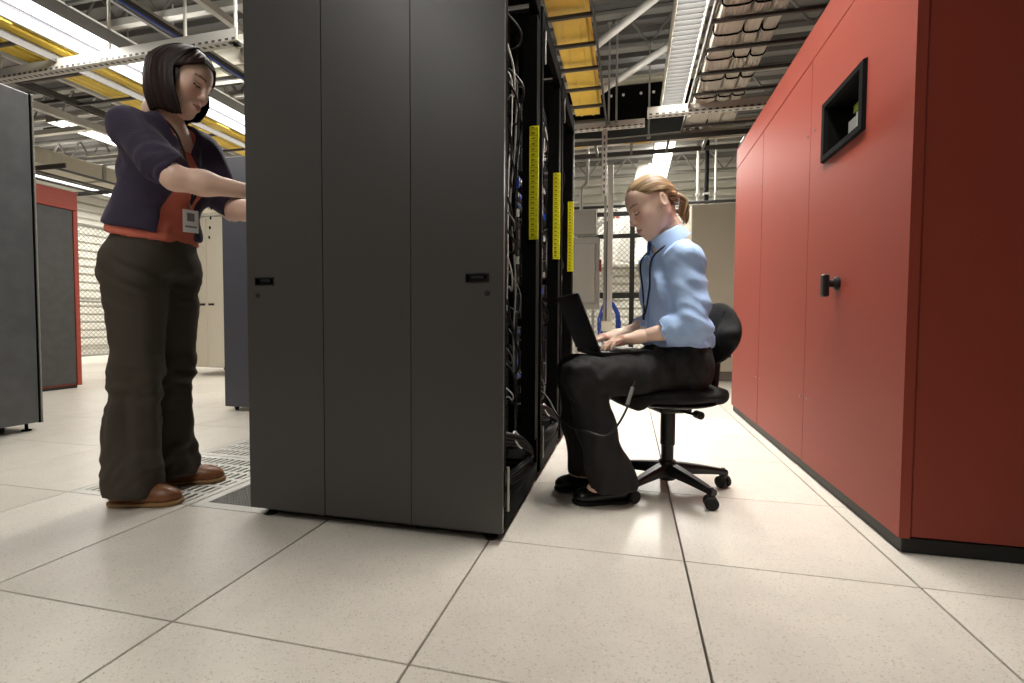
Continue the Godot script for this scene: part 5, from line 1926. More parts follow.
	var drape := func(p: Vector3, _n: Vector3) -> float:
		var low := clampf((0.75 - p.y) / 0.5, 0.0, 1.0)
		var d := nz.get_noise_3d(p.x * 7.0, p.y * 1.7, p.z * 7.0) * 0.032 * low * clampf(p.y / 0.15, 0.5, 1.0)
		var knee := exp(-pow((p.y - 0.47) / 0.13, 2.0))
		d += nz.get_noise_3d(p.x * 6.0 + p.y * 4.0 + 20.0, p.y * 13.0, p.z * 6.0) * 0.017 * knee
		var seat := exp(-pow((p.y - 0.86) / 0.10, 2.0))
		d += nz.get_noise_3d(p.x * 4.0 + 50.0, p.y * 15.0 + p.x * 9.0, p.z * 4.0) * 0.016 * seat
		var ank := exp(-pow((p.y - 0.13) / 0.10, 2.0))
		d += nz.get_noise_3d(p.x * 8.0 + 80.0, p.y * 9.0 - p.x * 8.0, p.z * 8.0) * 0.022 * ank * clampf((p.y - 0.05) / 0.07, 0.0, 1.0)
		return d
	var m := mb()
	f.build(0.009, m, drape, null, B)
	put("trousers", m, M.brown_trousers, t)

	# coral top
	f = field()
	f.ell(C + Vector3(0, -0.005, 0), bs, Vector3(0.153, 0.185, 0.112), 0.05)
	f.ell(C + fw * 0.065 + rt * 0.07 - Vector3(0, 0.03, 0), bs, Vector3(0.068, 0.070, 0.062), 0.05)
	f.ell(C + fw * 0.065 - rt * 0.07 - Vector3(0, 0.03, 0), bs, Vector3(0.068, 0.070, 0.062), 0.05)
	f.ell(W, bs, Vector3(0.150, 0.17, 0.117), 0.05)
	f.ell(P + Vector3(0, 0.07, 0) + fw * 0.008, bs, Vector3(0.181, 0.13, 0.136), 0.05)
	f.cap(rs.lerp(N, 0.2), N + Vector3(0, 0.0, 0), 0.046, 0.052, 0.04)
	f.cap(ls.lerp(N, 0.2), N + Vector3(0, 0.0, 0), 0.046, 0.052, 0.04)
	# scooped neckline
	f.cap(N + fw * 0.02 + Vector3(0, 0.08, 0), N + fw * 0.105 - Vector3(0, 0.005, 0), 0.066, 0.046, 0.012, 1)
	f.below(P + Vector3(0, 0.092, 0), Vector3(-0.2, -1, 0.0), 0.004)
	var nz2 := fold_noise(5)
	var crease := func(p: Vector3, _n: Vector3) -> float:
		var low := clampf((1.25 - p.y) / 0.2, 0.0, 1.0)
		return nz2.get_noise_3d(p.x * 4.0, p.y * 15.0 + p.x * 6.0, p.z * 4.0) * 0.010 * low + nz2.get_noise_3d(p.x * 8.0 + 9.0, p.y * 3.0, p.z * 8.0) * 0.006
	m = mb()
	f.build(0.008, m, crease, null, B)
	put("knit_top", m, M.coral_knit, t)

	# purple cardigan, open in front
	f = field()
	f.ell(C, bs, Vector3(0.172, 0.195, 0.128), 0.05)
	f.ell(C + fw * 0.065 + rt * 0.075 - Vector3(0, 0.03, 0), bs, Vector3(0.078, 0.08, 0.070), 0.05)
	f.ell(C + fw * 0.065 - rt * 0.075 - Vector3(0, 0.03, 0), bs, Vector3(0.078, 0.08, 0.070), 0.05)
	f.ell(W, bs, Vector3(0.166, 0.17, 0.134), 0.06)
	f.ell(P + Vector3(0, 0.10, 0) + fw * 0.008, bs, Vector3(0.184, 0.13, 0.140), 0.05)
	f.cap(rs, N - Vector3(0, 0.005, 0), 0.060, 0.058, 0.05)
	f.cap(ls, N - Vector3(0, 0.005, 0), 0.060, 0.058, 0.05)
	var rcuff := re.lerp(rw, 0.14)
	var lcuff := le.lerp(lw, 0.14)
	f.cap(rs, re.lerp(rs, 0.25), 0.066, 0.063, 0.05)
	f.cap(re.lerp(rs, 0.25), rcuff, 0.064, 0.060, 0.03)
	f.cap(ls, le.lerp(ls, 0.25), 0.070, 0.060, 0.05)
	f.cap(le.lerp(ls, 0.25), lcuff, 0.060, 0.056, 0.03)
	# neck opening, front opening, sleeve ends
	f.cap(N - fw * 0.035 + rt * 0.03, N - fw * 0.035 - rt * 0.03, 0.052, 0.052, 0.04)
	f.cap(N + fw * 0.05 + Vector3(0, 0.10, 0), N + fw * 0.045 + Vector3(0, 0.005, 0), 0.088, 0.066, 0.012, 1)
	f.cap(N + fw * 0.10 + Vector3(0, 0.02, 0), C + fw * 0.185 + Vector3(0, -0.04, 0), 0.060, 0.078, 0.010, 1)
	f.cap(C + fw * 0.185 + Vector3(0, -0.04, 0), W + fw * 0.165 + rt * 0.02, 0.078, 0.095, 0.010, 1)
	f.cap(W + fw * 0.165 + rt * 0.02, P + fw * 0.17 + rt * 0.02 - Vector3(0, 0.1, 0), 0.095, 0.130, 0.010, 1)
	f.below(P + Vector3(0, 0.122, 0), Vector3(-0.21, -1, 0.0), 0.006)
	var rend := (rcuff - re).normalized()
	var rd := (rw - re).normalized()
	f.cap(rcuff + rd * 0.015, rcuff + rd * 0.12, 0.078, 0.09, 0.003, 1)
	var ld := (lw - le).normalized()
	f.cap(lcuff + ld * 0.035, lcuff + ld * 0.12, 0.075, 0.09, 0.003, 1)
	var nz3 := fold_noise(77)
	var soft := func(p: Vector3, _n: Vector3) -> float:
		var d := nz3.get_noise_3d(p.x * 5.0 + p.y * 2.0, p.y * 5.0, p.z * 5.0) * 0.012
		var el := exp(-((p - re).length_squared()) / 0.02)
		d += nz3.get_noise_3d(p.x * 16.0 - p.y * 12.0, p.y * 10.0, p.z * 8.0 + 9.0) * 0.014 * el
		var ap := exp(-((p - rs + Vector3(0.05, 0.12, 0)).length_squared()) / 0.015)
		d += nz3.get_noise_3d(p.x * 12.0 + p.y * 10.0, p.y * 9.0 + 3.0, p.z * 6.0) * 0.012 * ap
		return d
	m = mb()
	f.build(0.008, m, soft, null, B)
	var card := put("cardigan", m, M.cardigan, t)
	for k in 5:
		var bp: Vector3 = C.lerp(P + Vector3(0, 0.12, 0), 0.30 + 0.17 * k) + fw * 0.140 - rt * (0.115 + 0.008 * k)
		put("button", mb().lathe([Vector2(0, -0.002), Vector2(0.007, -0.002), Vector2(0.007, 0.002), Vector2(0, 0.003)], Transform3D(frame_of(fw - rt * 0.5, Vector3.UP) * Basis(Vector3.RIGHT, PI / 2), bp - B), 10), M.lanyard_black, card)

	# bobbed dark hair
	var down := hb.inverse() * Vector3.DOWN
	var bob := func(u: float, tt: float) -> Array:
		# u runs from the left cheek round the back to the right cheek, tt from the parting down
		var th := lerpf(deg_to_rad(54.0), deg_to_rad(289.0), u)
		var c := Vector3(0, 0.030, -0.012)
		var pole := Vector3(0.014, 0.0, 0.030)
		var dir := Vector3(sin(th), 0, cos(th))
		var el := lerpf(PI * 0.5, -0.02, minf(tt / 0.58, 1.0))
		var a := Vector3(0.096, 0.118, 0.116)
		var q := c + pole * sin(el) * 0.8 + Vector3(dir.x * cos(el) * a.x, sin(el) * a.y, dir.z * cos(el) * a.z)
		var nn := Vector3(dir.x * cos(el) / a.x, sin(el) / a.y, dir.z * cos(el) / a.z).normalized()
		if tt > 0.58:
			var s := (tt - 0.58) / 0.42
			var back := 0.5 - 0.5 * cos(th)
			var fall := lerpf(lerpf(0.105, 0.150, smoothstep(0.3, 0.7, u)), 0.192, back) + 0.004 * sin(th * 7.0) + 0.0015 * sin(th * 43.0)
			q += down * fall * s + dir * (0.020 * sin(s * PI * 0.75) - 0.020 * s * s)
			q += Vector3(0, 0, 0.024 * s * s) * smoothstep(0.35, 0.0, 1.0 - u) - Vector3(0, 0, 0.03 * s) * smoothstep(0.3, 0.0, u)
			nn = dir
		return [q, nn]
	var hair := hair_sheet(150, 30, bob, 0.010, Color(0.10, 0.065, 0.06), Color(0.23, 0.155, 0.135), 3)
	# fringe swept from the parting to both temples
	var fringe := func(u: float, tt: float) -> Array:
		var side := 1.0 if u > 0.36 else -1.0
		var v: float = absf(u - 0.36) / (0.64 if side > 0 else 0.36)
		var c := Vector3(0, 0.030, -0.012)
		var a := Vector3(0.094, 0.116, 0.124)
		# from the parting line on top, forward and sideways to the temple
		var th0 := side * lerpf(0.05, 0.30 if side > 0 else 1.2, v)
		var e0 := lerpf(1.0, 1.5, v)
		var th1 := side * lerpf(0.42, 1.02 if side > 0 else 1.36, minf(v * 1.3, 1.0))
		var e1 := lerpf(0.62, -0.35, v)
		var th := lerpf(th0, th1, smoothstep(0.0, 1.0, tt))
		var el := lerpf(e0, e1, tt * tt * 0.5 + tt * 0.5)
		var nn := Vector3(sin(th) * cos(el) / a.x, sin(el) / a.y, cos(th) * cos(el) / a.z).normalized()
		return [c + Vector3(0.012, 0, 0) * (1.0 - tt) + Vector3(sin(th) * cos(el) * a.x, sin(el) * a.y, cos(th) * cos(el) * a.z), nn]
	hair.add(hair_sheet(70, 16, fringe, 0.007, Color(0.11, 0.07, 0.062), Color(0.26, 0.175, 0.15), 8))
	var hm := transformed(hair, Transform3D(ht.basis, ht.origin - B))
	put("hair", hm, M.hair, t)

	# shoes
	for q in [[Vector3(-1.515, 0, -0.535), Vector3(0.945, 0, -0.326)], [Vector3(-1.558, 0, -0.765), Vector3(0.868, 0, -0.496)]]:
		leather_shoe(t, q[0] - B, q[1])

	# lanyard with its badge
	var ly := thing("lanyard", "black lanyard with a white badge on the standing woman", "lanyard", B)
	var nb := N - B
	var bd := Vector3(-1.279, 1.122, -0.705) - B
	var cc := C - B
	put("strap", mb().tube(curve_pts([nb - fw * 0.045 + Vector3(0, 0.045, 0), nb + rt * 0.070 + Vector3(0, 0.035, 0) + fw * 0.01, nb + rt * 0.062 + fw * 0.070 - Vector3(0, 0.03, 0), cc + rt * 0.045 + fw * 0.138 + Vector3(0, 0.03, 0), cc + rt * 0.030 + fw * 0.150 - Vector3(0, 0.06, 0), bd + Vector3(0, 0.055, 0)], 6), 0.0055, 6, true, 0.45), M.lanyard_black, ly)
	put("strap", mb().tube(curve_pts([nb - fw * 0.045 + Vector3(0, 0.045, 0), nb - rt * 0.070 + Vector3(0, 0.035, 0) + fw * 0.01, nb - rt * 0.058 + fw * 0.070 - Vector3(0, 0.03, 0), cc - rt * 0.030 + fw * 0.138 + Vector3(0, 0.03, 0), cc + rt * 0.000 + fw * 0.150 - Vector3(0, 0.06, 0), bd + Vector3(0, 0.055, 0)], 6), 0.0055, 6, true, 0.45), M.lanyard_black, ly)
	put("clip", mb().box(bd + Vector3(0, 0.052, 0), Vector3(0.010, 0.026, 0.008), 0.002), M.steel, ly)
	var bf := Basis(Vector3.UP, deg_to_rad(62.0))
	var badge := put("badge", mb().box(bd - Vector3(0, 0.008, 0), Vector3(0.055, 0.090, 0.003), 0.001, bf), M.badge_white, ly)
	put("badge_photo", mb().box(bd + bf * Vector3(0.0, 0.008, 0.002), Vector3(0.026, 0.032, 0.001), 0.0, bf), M.cable_grey, badge)
	put("badge_print", mb().box(bd + bf * Vector3(0.0, -0.030, 0.002), Vector3(0.040, 0.006, 0.001), 0.0, bf), M.cable_grey, badge)


func leather_shoe(t: Node3D, heel: Vector3, d: Vector3) -> void:
	# laced brown shoe, heel at the back, d towards the toe
	var s := Vector3.UP.cross(d)
	var f := field()
	var L := 0.268
	f.ell(heel + d * 0.045 + Vector3(0, 0.048, 0), Basis(s, Vector3.UP, d), Vector3(0.036, 0.045, 0.046), 0.03)
	f.ell(heel + d * 0.14 + Vector3(0, 0.038, 0), Basis(s, Vector3.UP, d), Vector3(0.040, 0.042, 0.09), 0.03)
	f.ell(heel + d * 0.205 + Vector3(0, 0.030, 0), Basis(s, Vector3.UP, d), Vector3(0.045, 0.034, 0.062), 0.03)
	f.cap(heel + d * 0.07 + Vector3(0, 0.07, 0), heel + d * 0.12 + Vector3(0, 0.064, 0), 0.032, 0.028, 0.03)
	f.below(heel + Vector3(0, 0.016, 0), Vector3.DOWN, 0.003)
	var m := mb()
	f.build(0.005, m)
	var sh := put("shoe", m, M.brown_leather, t)
	f = field()
	f.ell(heel + d * 0.050 + Vector3(0, 0.010, 0), Basis(s, Vector3.UP, d), Vector3(0.041, 0.03, 0.052), 0.03)
	f.ell(heel + d * 0.135 + Vector3(0, 0.010, 0), Basis(s, Vector3.UP, d), Vector3(0.043, 0.03, 0.10), 0.03)
	f.ell(heel + d * 0.208 + Vector3(0, 0.010, 0), Basis(s, Vector3.UP, d), Vector3(0.050, 0.03, 0.066), 0.03)
	f.below(heel + Vector3(0, 0.019, 0), Vector3.UP, 0.003)
	f.below(heel + Vector3(0, 0.001, 0), Vector3.DOWN, 0.003)
	m = mb()
	f.build(0.005, m)
	put("sole", m, M.tan_sole, sh)
	# laces: crossing bars over the instep, and the stitched seam of the toe cap
	var lc := mb()
	for k in 4:
		var y := 0.092 - k * 0.007
		var q := heel + d * (0.115 + k * 0.020)
		lc.tube(PackedVector3Array([q - s * 0.020 + Vector3(0, y - 0.010, 0), q + Vector3(0, y, 0) + d * 0.004, q + s * 0.020 + Vector3(0, y - 0.010, 0) + d * 0.008]), 0.0028, 6)
	put("laces", lc, M.lace, sh)
	var seam := mb()
	var sp := PackedVector3Array()
	for k in 9:
		var an := lerpf(-1.25, 1.25, k / 8.0)
		sp.append(heel + d * (0.196 + 0.016 * cos(an)) + s * sin(an) * 0.044 + Vector3(0, 0.030 + 0.034 * cos(an), 0))
	seam.tube(sp, 0.0016, 5, false)
	put("toe_seam", seam, M.lace, sh)


# ---------------------------------------------------------------- the seated woman
func build_seated() -> void:
	var B := Vector3(0.55, 0, -1.22)
	var fw := SEAT_F
	var lf := SEAT_L
	var bs := Basis(lf, Vector3.UP, fw)
	var P := Vector3(0.640, 0.555, -1.270)
	var W := Vector3(0.638, 0.70, -1.265)
	var C := Vector3(0.622, 0.880, -1.255)
	var N := Vector3(0.590, 1.052, -1.240)
	var ls := Vector3(0.652, 0.968, -1.115)
	var rs := Vector3(0.545, 0.968, -1.385)
	var le := Vector3(0.680, 0.705, -1.058)
	var lw := Vector3(0.490, 0.664, -1.095)
	var re := Vector3(0.560, 0.710, -1.455)
	var rw := Vector3(0.395, 0.664, -1.285)
	var lh := P + lf * 0.085 - Vector3(0, 0.035, 0)
	var rh := P - lf * 0.085 - Vector3(0, 0.035, 0)
	var lk := Vector3(0.262, 0.500, -1.000)
	var rk := Vector3(0.215, 0.498, -1.175)
	var la := Vector3(0.372, 0.10, -1.045)
	var ra := Vector3(0.275, 0.09, -1.195)
	var skin := Color(0.96, 0.81, 0.73)
	var H := Vector3(0.524, 1.196, -1.215)
	# +z of the head looks along her view: towards -x and a little to the camera, chin lowered
	var hb := Basis(Vector3.UP, deg_to_rad(-90.0 + 22.0)) * Basis(Vector3.RIGHT, deg_to_rad(27.0)) * Basis(Vector3.BACK, deg_to_rad(3.0))
	var ht := Transform3D(hb, H)
	var t := thing("person", "seated woman in a light blue shirt typing on a laptop", "person", B)

	var f := field()
	f.ell(C, bs, Vector3(0.135, 0.17, 0.092), 0.05)
	f.ell(W, bs, Vector3(0.125, 0.15, 0.090), 0.05)
	f.ell(P, bs, Vector3(0.155, 0.10, 0.105), 0.05)
	f.cap(ls, rs, 0.040, 0.040, 0.05)
	f.cap(N - Vector3(0, 0.02, 0) + fw * 0.008, ht * Vector3(0, -0.06, -0.026), 0.047, 0.043, 0.05)
	for a in [[ls, le, lw], [rs, re, rw]]:
		f.cap(a[0], a[1], 0.044, 0.036, 0.03)
		f.cap(a[1], a[1].lerp(a[2], 0.35), 0.037, 0.038, 0.03)
		f.cap(a[1].lerp(a[2], 0.35), a[2], 0.038, 0.025, 0.03)
	for a in [[lh, lk, la], [rh, rk, ra]]:
		f.cap(a[0], a[1], 0.072, 0.050, 0.04)
		f.cap(a[1], a[2], 0.050, 0.033, 0.03)
		f.cap(a[2], a[2] + fw * 0.07 - Vector3(0, 0.045, 0), 0.032, 0.028, 0.03)
	var skl := skin.srgb_to_linear()
	var flat_skin := func(_p: Vector3) -> Color: return skl
	var body := mb()
	f.build(0.009, body, null, flat_skin, B)
	var head := transformed(head_mesh(skin, Color(0.86, 0.60, 0.58), Color(0.46, 0.35, 0.26), Color(0.16, 0.10, 0.08), 0.0, func(p: Vector3) -> bool: return (p.y > 0.065 and p.z < 0.035) or (p.z < -0.045 and p.y > -0.03), Color(0.50, 0.38, 0.27)), ht)
	for i in head.v.size(): head.v[i] -= B
	body.add(head)
	for a in [[le, lw, 1.0], [re, rw, -1.0]]:
		var dir: Vector3 = (a[1] - a[0]).normalized()
		dir = (dir * 0.5 + fw + Vector3(0, -0.10, 0)).normalized()
		body.add(hand_mesh(Transform3D(frame_of(dir, Vector3.UP), a[1] - B), -1.0 if a[2] > 0 else 1.0, [0.20, 0.24, 0.26, 0.30], skin, Color(0.80, 0.58, 0.58), 0.2))
	put("body", body, M.skin, t)

	# black trousers
	var nz := fold_noise(31)
	f = field()
	f.ell(P + Vector3(0, 0.01, 0), bs, Vector3(0.178, 0.11, 0.128), 0.05)
	f.ell(W - Vector3(0, 0.06, 0), bs, Vector3(0.152, 0.09, 0.112), 0.04)
	for a in [[lh, lk, la], [rh, rk, ra]]:
		f.cap(a[0], a[1], 0.098, 0.078, 0.035)
		f.cap(a[1], a[1].lerp(a[2], 0.5), 0.078, 0.076, 0.03)
		var hem: Vector3 = a[2] - fw * 0.015
		hem.y = 0.045
		f.cap(a[1].lerp(a[2], 0.5), hem, 0.076, 0.090, 0.03)
	f.below(Vector3(0, 0.066, 0), Vector3.DOWN, 0.003)
	f.below(W + Vector3(0, -0.005, 0), Vector3.UP, 0.004)

	for a in [la, ra]:
		f.cap(Vector3(a.x, 0.02, a.z) - fw * 0.015, Vector3(a.x, 0.12, a.z) - fw * 0.01, 0.082, 0.062, 0.002, 1)
	var drape := func(p: Vector3, _n: Vector3) -> float:
		var low := clampf((0.50 - p.y) / 0.25, 0.0, 1.0)
		var d := nz.get_noise_3d(p.x * 8.0, p.y * 2.2, p.z * 8.0) * 0.028 * low
		var knee := exp(-((p - lk).length_squared()) / 0.02)
		d += nz.get_noise_3d(p.x * 12.0 + 20.0, p.y * 12.0, p.z * 9.0) * 0.018 * knee
		var hip := exp(-((p - lh - fw * 0.08).length_squared()) / 0.03)
		d += nz.get_noise_3d(p.x * 16.0 + 50.0, p.y * 9.0, p.z * 6.0) * 0.022 * hip
		return d
	var m := mb()
	f.build(0.009, m, drape, null, B)
	put("trousers", m, M.black_trousers, t)

	# pale blue shirt
	f = field()
	f.ell(C, bs, Vector3(0.152, 0.185, 0.112), 0.05)
	f.ell(C + fw * 0.060 + lf * 0.065 - Vector3(0, 0.03, 0), bs, Vector3(0.066, 0.070, 0.062), 0.05)
	f.ell(C + fw * 0.060 - lf * 0.065 - Vector3(0, 0.03, 0), bs, Vector3(0.066, 0.070, 0.062), 0.05)
	f.ell(W + fw * 0.01, bs, Vector3(0.158, 0.17, 0.128), 0.06)
	f.ell(P + Vector3(0, 0.05, 0) + fw * 0.01, bs, Vector3(0.172, 0.10, 0.132), 0.06)
	f.cap(ls, N, 0.056, 0.046, 0.05)
	f.cap(rs, N, 0.056, 0.046, 0.05)
	var lcuff := le.lerp(lw, 0.74)
	var rcuff := re.lerp(rw, 0.55)
	f.cap(ls, le.lerp(ls, 0.3), 0.060, 0.060, 0.05)
	f.cap(le.lerp(ls, 0.3), le, 0.060, 0.057, 0.03)
	f.cap(le, lcuff, 0.057, 0.054, 0.035)
	f.cap(rs, re, 0.068, 0.060, 0.05)
	f.cap(re, rcuff, 0.060, 0.050, 0.035)
	f.cap(N + fw * 0.012 + Vector3(0, 0.12, 0), N + fw * 0.022 + Vector3(0, 0.005, 0), 0.066, 0.056, 0.010, 1)
	f.cap(N + fw * 0.07 + Vector3(0, 0.05, 0), N + fw * 0.105 - Vector3(0, 0.06, 0), 0.034, 0.012, 0.008, 1)
	var ld := (lcuff - le).normalized()
	f.cap(lcuff + ld * 0.03, lcuff + ld * 0.16, 0.075, 0.08, 0.003, 1)
	f.cap(lcuff - ld * 0.03, lcuff + ld * 0.16, 0.043, 0.046, 0.003, 1)
	var rd := (rcuff - re).normalized()
	f.cap(rcuff + rd * 0.03, rcuff + rd * 0.16, 0.07, 0.08, 0.003, 1)
	f.cap(rcuff - rd * 0.03, rcuff + rd * 0.16, 0.041, 0.044, 0.003, 1)
	f.below(P + Vector3(0, 0.065, 0), Vector3(0.0, -1, 0.0), 0.006)
	var nz2 := fold_noise(64)
	var crumple := func(p: Vector3, _n: Vector3) -> float:
		var d := (0.35 - absf(nz2.get_noise_3d(p.x * 5.0 + p.y * 3.0, p.y * 4.0 - p.x * 2.0, p.z * 5.0))) * 0.022
		var el := exp(-((p - le).length_squared()) / 0.016)
		d += nz2.get_noise_3d(p.x * 14.0 + p.y * 12.0, p.y * 12.0, p.z * 8.0 + 9.0) * 0.013 * el
		var ws := exp(-pow((p.y - 0.66) / 0.07, 2.0))
		d += nz2.get_noise_3d(p.x * 9.0, p.y * 12.0, p.z * 9.0) * 0.014 * ws
		var ap := exp(-((p - ls + Vector3(0, 0.10, 0)).length_squared()) / 0.012)
		d += nz2.get_noise_3d(p.x * 10.0 + p.y * 14.0, p.y * 6.0 + 3.0, p.z * 8.0) * 0.014 * ap
		return d - 0.005
	m = mb()
	f.build(0.008, m, crumple, null, B)
	var shirt := put("shirt", m, M.blue_shirt, t)
	# collar: stand and turned-down leaf
	var nt := Transform3D(Basis(lf, (Vector3.UP + fw * 0.42).normalized(), lf.cross((Vector3.UP + fw * 0.42).normalized())), N - B + Vector3(0, 0.002, 0) + fw * 0.004)
	var cols := 41
	var pts := PackedVector3Array()
	for r in 8:
		for k in cols:
			var u := lerpf(-1.0, 1.0, k / float(cols - 1))
			var th := PI + u * (PI - 0.30)
			var fr := pow(absf(u), 3.0)
			var leaf := lerpf(0.052, 0.092, fr)
			var dr: Array = [[0.062, -0.012], [0.060, 0.034], [0.061, 0.048], [0.067, 0.051], [0.074, 0.043], [0.096 + 0.020 * fr, 0.050 - leaf], [0.092 + 0.020 * fr, 0.050 - leaf], [0.067, 0.040]][r]
			var spread := 0.55 * fr * signf(u) if r == 5 or r == 6 else 0.0
			var thh := th - spread
			pts.append(nt * Vector3(sin(thh) * dr[0], dr[1] - 0.018 * fr, cos(thh) * dr[0] * 1.04))
	put("collar", mb().grid(pts, 8, cols), M.blue_shirt, shirt)
	# button placket down the front
	var pl := mb()
	var pf := PackedVector3Array()
	for q in [N + fw * 0.085 - Vector3(0, 0.055, 0), C + fw * 0.112 + Vector3(0, 0.05, 0), C + fw * 0.128 - Vector3(0, 0.04, 0), W + fw * 0.140 + Vector3(0, 0.03, 0), W + fw * 0.142 - Vector3(0, 0.07, 0)]:
		pf.append(q - B)
	pl.tube(curve_pts(Array(pf), 4), 0.014, 8, true, 0.28, fw)
	put("placket", pl, M.blue_shirt, shirt)
	for k in 4:
		var bp := pf[0].lerp(pf[1], 0.5) if k == 0 else pf[k].lerp(pf[mini(k + 1, 4)], 0.4)
		put("button", mb().lathe([Vector2(0, -0.001), Vector2(0.005, -0.001), Vector2(0.005, 0.002), Vector2(0, 0.003)], Transform3D(frame_of(fw, Vector3.UP) * Basis(Vector3.RIGHT, PI / 2), bp + fw * 0.005), 10), M.shirt_button, shirt)

	# fair hair drawn back into a pony tail
	var c0 := Vector3(0, 0.030, -0.012)
	var rad := Vector3(0.083, 0.104, 0.106)
	var line := [Vector3(0.55, -0.62, -0.62), Vector3(0.86, -0.36, -0.44), Vector3(0.97, 0.08, -0.34), Vector3(0.95, 0.34, 0.10), Vector3(0.88, 0.26, 0.46), Vector3(0.62, 0.46, 0.80), Vector3(0.0, 0.60, 0.90), Vector3(-0.62, 0.46, 0.80), Vector3(-0.88, 0.26, 0.46), Vector3(-0.95, 0.34, 0.10), Vector3(-0.97, 0.08, -0.34), Vector3(-0.86, -0.36, -0.44), Vector3(-0.55, -0.62, -0.62)]
	var knot := Vector3(0, -0.30, -1.0).normalized()
	var drawn := func(u: float, tt: float) -> Array:
		var x := u * (line.size() - 1)
		var i := mini(int(x), line.size() - 2)
		var dd: Vector3 = (line[i] as Vector3).lerp(line[i + 1], x - i).normalized()
		# rise over the crown before turning down to the knot
		var e := dd.slerp(knot, tt * 0.97)
		e = (e + Vector3(0, 0.22, 0) * sin(PI * tt) * maxf(dd.y, 0.0)).normalized()
		var r := 1.0 / Vector3(e.x / rad.x, e.y / rad.y, e.z / (rad.z + 0.016 * smoothstep(0.0, 0.6, e.z))).length()
		var lift := 0.004 * sin(PI * minf(tt * 1.4, 1.0)) - 0.006 * (1.0 - smoothstep(0.0, 0.15, tt))
		return [c0 + e * (r + lift), e]
	var hair := hair_sheet(170, 26, drawn, 0.006, Color(0.40, 0.30, 0.21), Color(0.82, 0.69, 0.53), 12)
	# pony tail: tapering locks
	var rng := RandomNumberGenerator.new()
	rng.seed = 9
	var k0 := Color(0.40, 0.30, 0.21).srgb_to_linear()
	var k1 := Color(0.80, 0.67, 0.51).srgb_to_linear()
	for k in 46:
		var an := rng.randf() * TAU
		var rr := sqrt(rng.randf()) * 0.016
		var off := Vector3(cos(an), sin(an), 0) * rr
		var end := rng.randf_range(0.9, 1.12)
		var before := hair.v.size()
		hair.tube(curve_pts([Vector3(0, -0.004, -0.100) + off * 0.7, Vector3(0, -0.016, -0.122) + off * 1.5, Vector3(0.0, -0.045, -0.134) + off * 1.8, Vector3(0.0, -0.072 * end, -0.120) + off * 1.7, Vector3(0, -0.098 * end, -0.098) + off * 1.2], 5), [0.004, 0.0048, 0.005, 0.005, 0.005, 0.005, 0.005, 0.0052, 0.0052, 0.005, 0.005, 0.005, 0.0048, 0.0046, 0.0044, 0.0042, 0.004, 0.0036, 0.003, 0.002, 0.0008], 6)
		var cl := k0.lerp(k1, rng.randf())
		for i in hair.v.size() - before: hair.c.append(cl)
	put("hair", transformed(hair, Transform3D(ht.basis, ht.origin - B)), M.hair, t)
	var tie := mb()
	var tp := PackedVector3Array()
	for k in 17:
		var an := TAU * k / 16.0
		tp.append(Vector3(cos(an) * 0.016, -0.010 + sin(an) * 0.016, -0.111))
	tie.tube(tp, 0.007, 8, false)
	put("hair_tie", transformed(tie, Transform3D(ht.basis, ht.origin - B)), M.hair_tie, t)

	# black pumps
	for q in [[la, Vector3(-0.95, 0, 0.31)], [ra, Vector3(-0.90, 0, 0.43)]]:
		pump(t, Vector3(q[0].x, 0, q[0].z) - B + (q[1] as Vector3).normalized() * -0.075, (q[1] as Vector3).normalized())

	# lanyard
	var ly := thing("lanyard", "navy lanyard with a pale badge on the seated woman", "lanyard", B)
	var nb := N - B
	var cc := C - B
	var bd := W - B + fw * 0.152 - lf * 0.005 - Vector3(0, 0.008, 0)
	for s in [1.0, -1.0]:
		put("strap", mb().tube(curve_pts([nb - fw * 0.075 + Vector3(0, 0.015, 0), nb + lf * 0.082 * s + Vector3(0, 0.002, 0), nb + lf * 0.056 * s + fw * 0.092 - Vector3(0, 0.070, 0), cc + lf * 0.034 * s + fw * 0.128 - Vector3(0, 0.02, 0), cc + lf * (0.012 + 0.008 * s) + fw * 0.136 - Vector3(0, 0.11, 0), bd + Vector3(0, 0.055, 0)], 6), 0.0042, 6, true, 0.45), M.lanyard_navy, ly)
	put("clip", mb().box(bd + Vector3(0, 0.05, 0), Vector3(0.010, 0.026, 0.008), 0.002), M.black_plastic, ly)
	var bf := Basis(lf, Vector3.UP, fw)
	var badge := put("badge", mb().box(bd - Vector3(0, 0.012, 0), Vector3(0.060, 0.085, 0.003), 0.001, bf), M.badge_white, ly)
	put("badge_band", mb().box(bd + Vector3(0, 0.020, 0) + fw * 0.002, Vector3(0.058, 0.018, 0.001), 0.0, bf), M.badge_blue, badge)

	build_laptop()


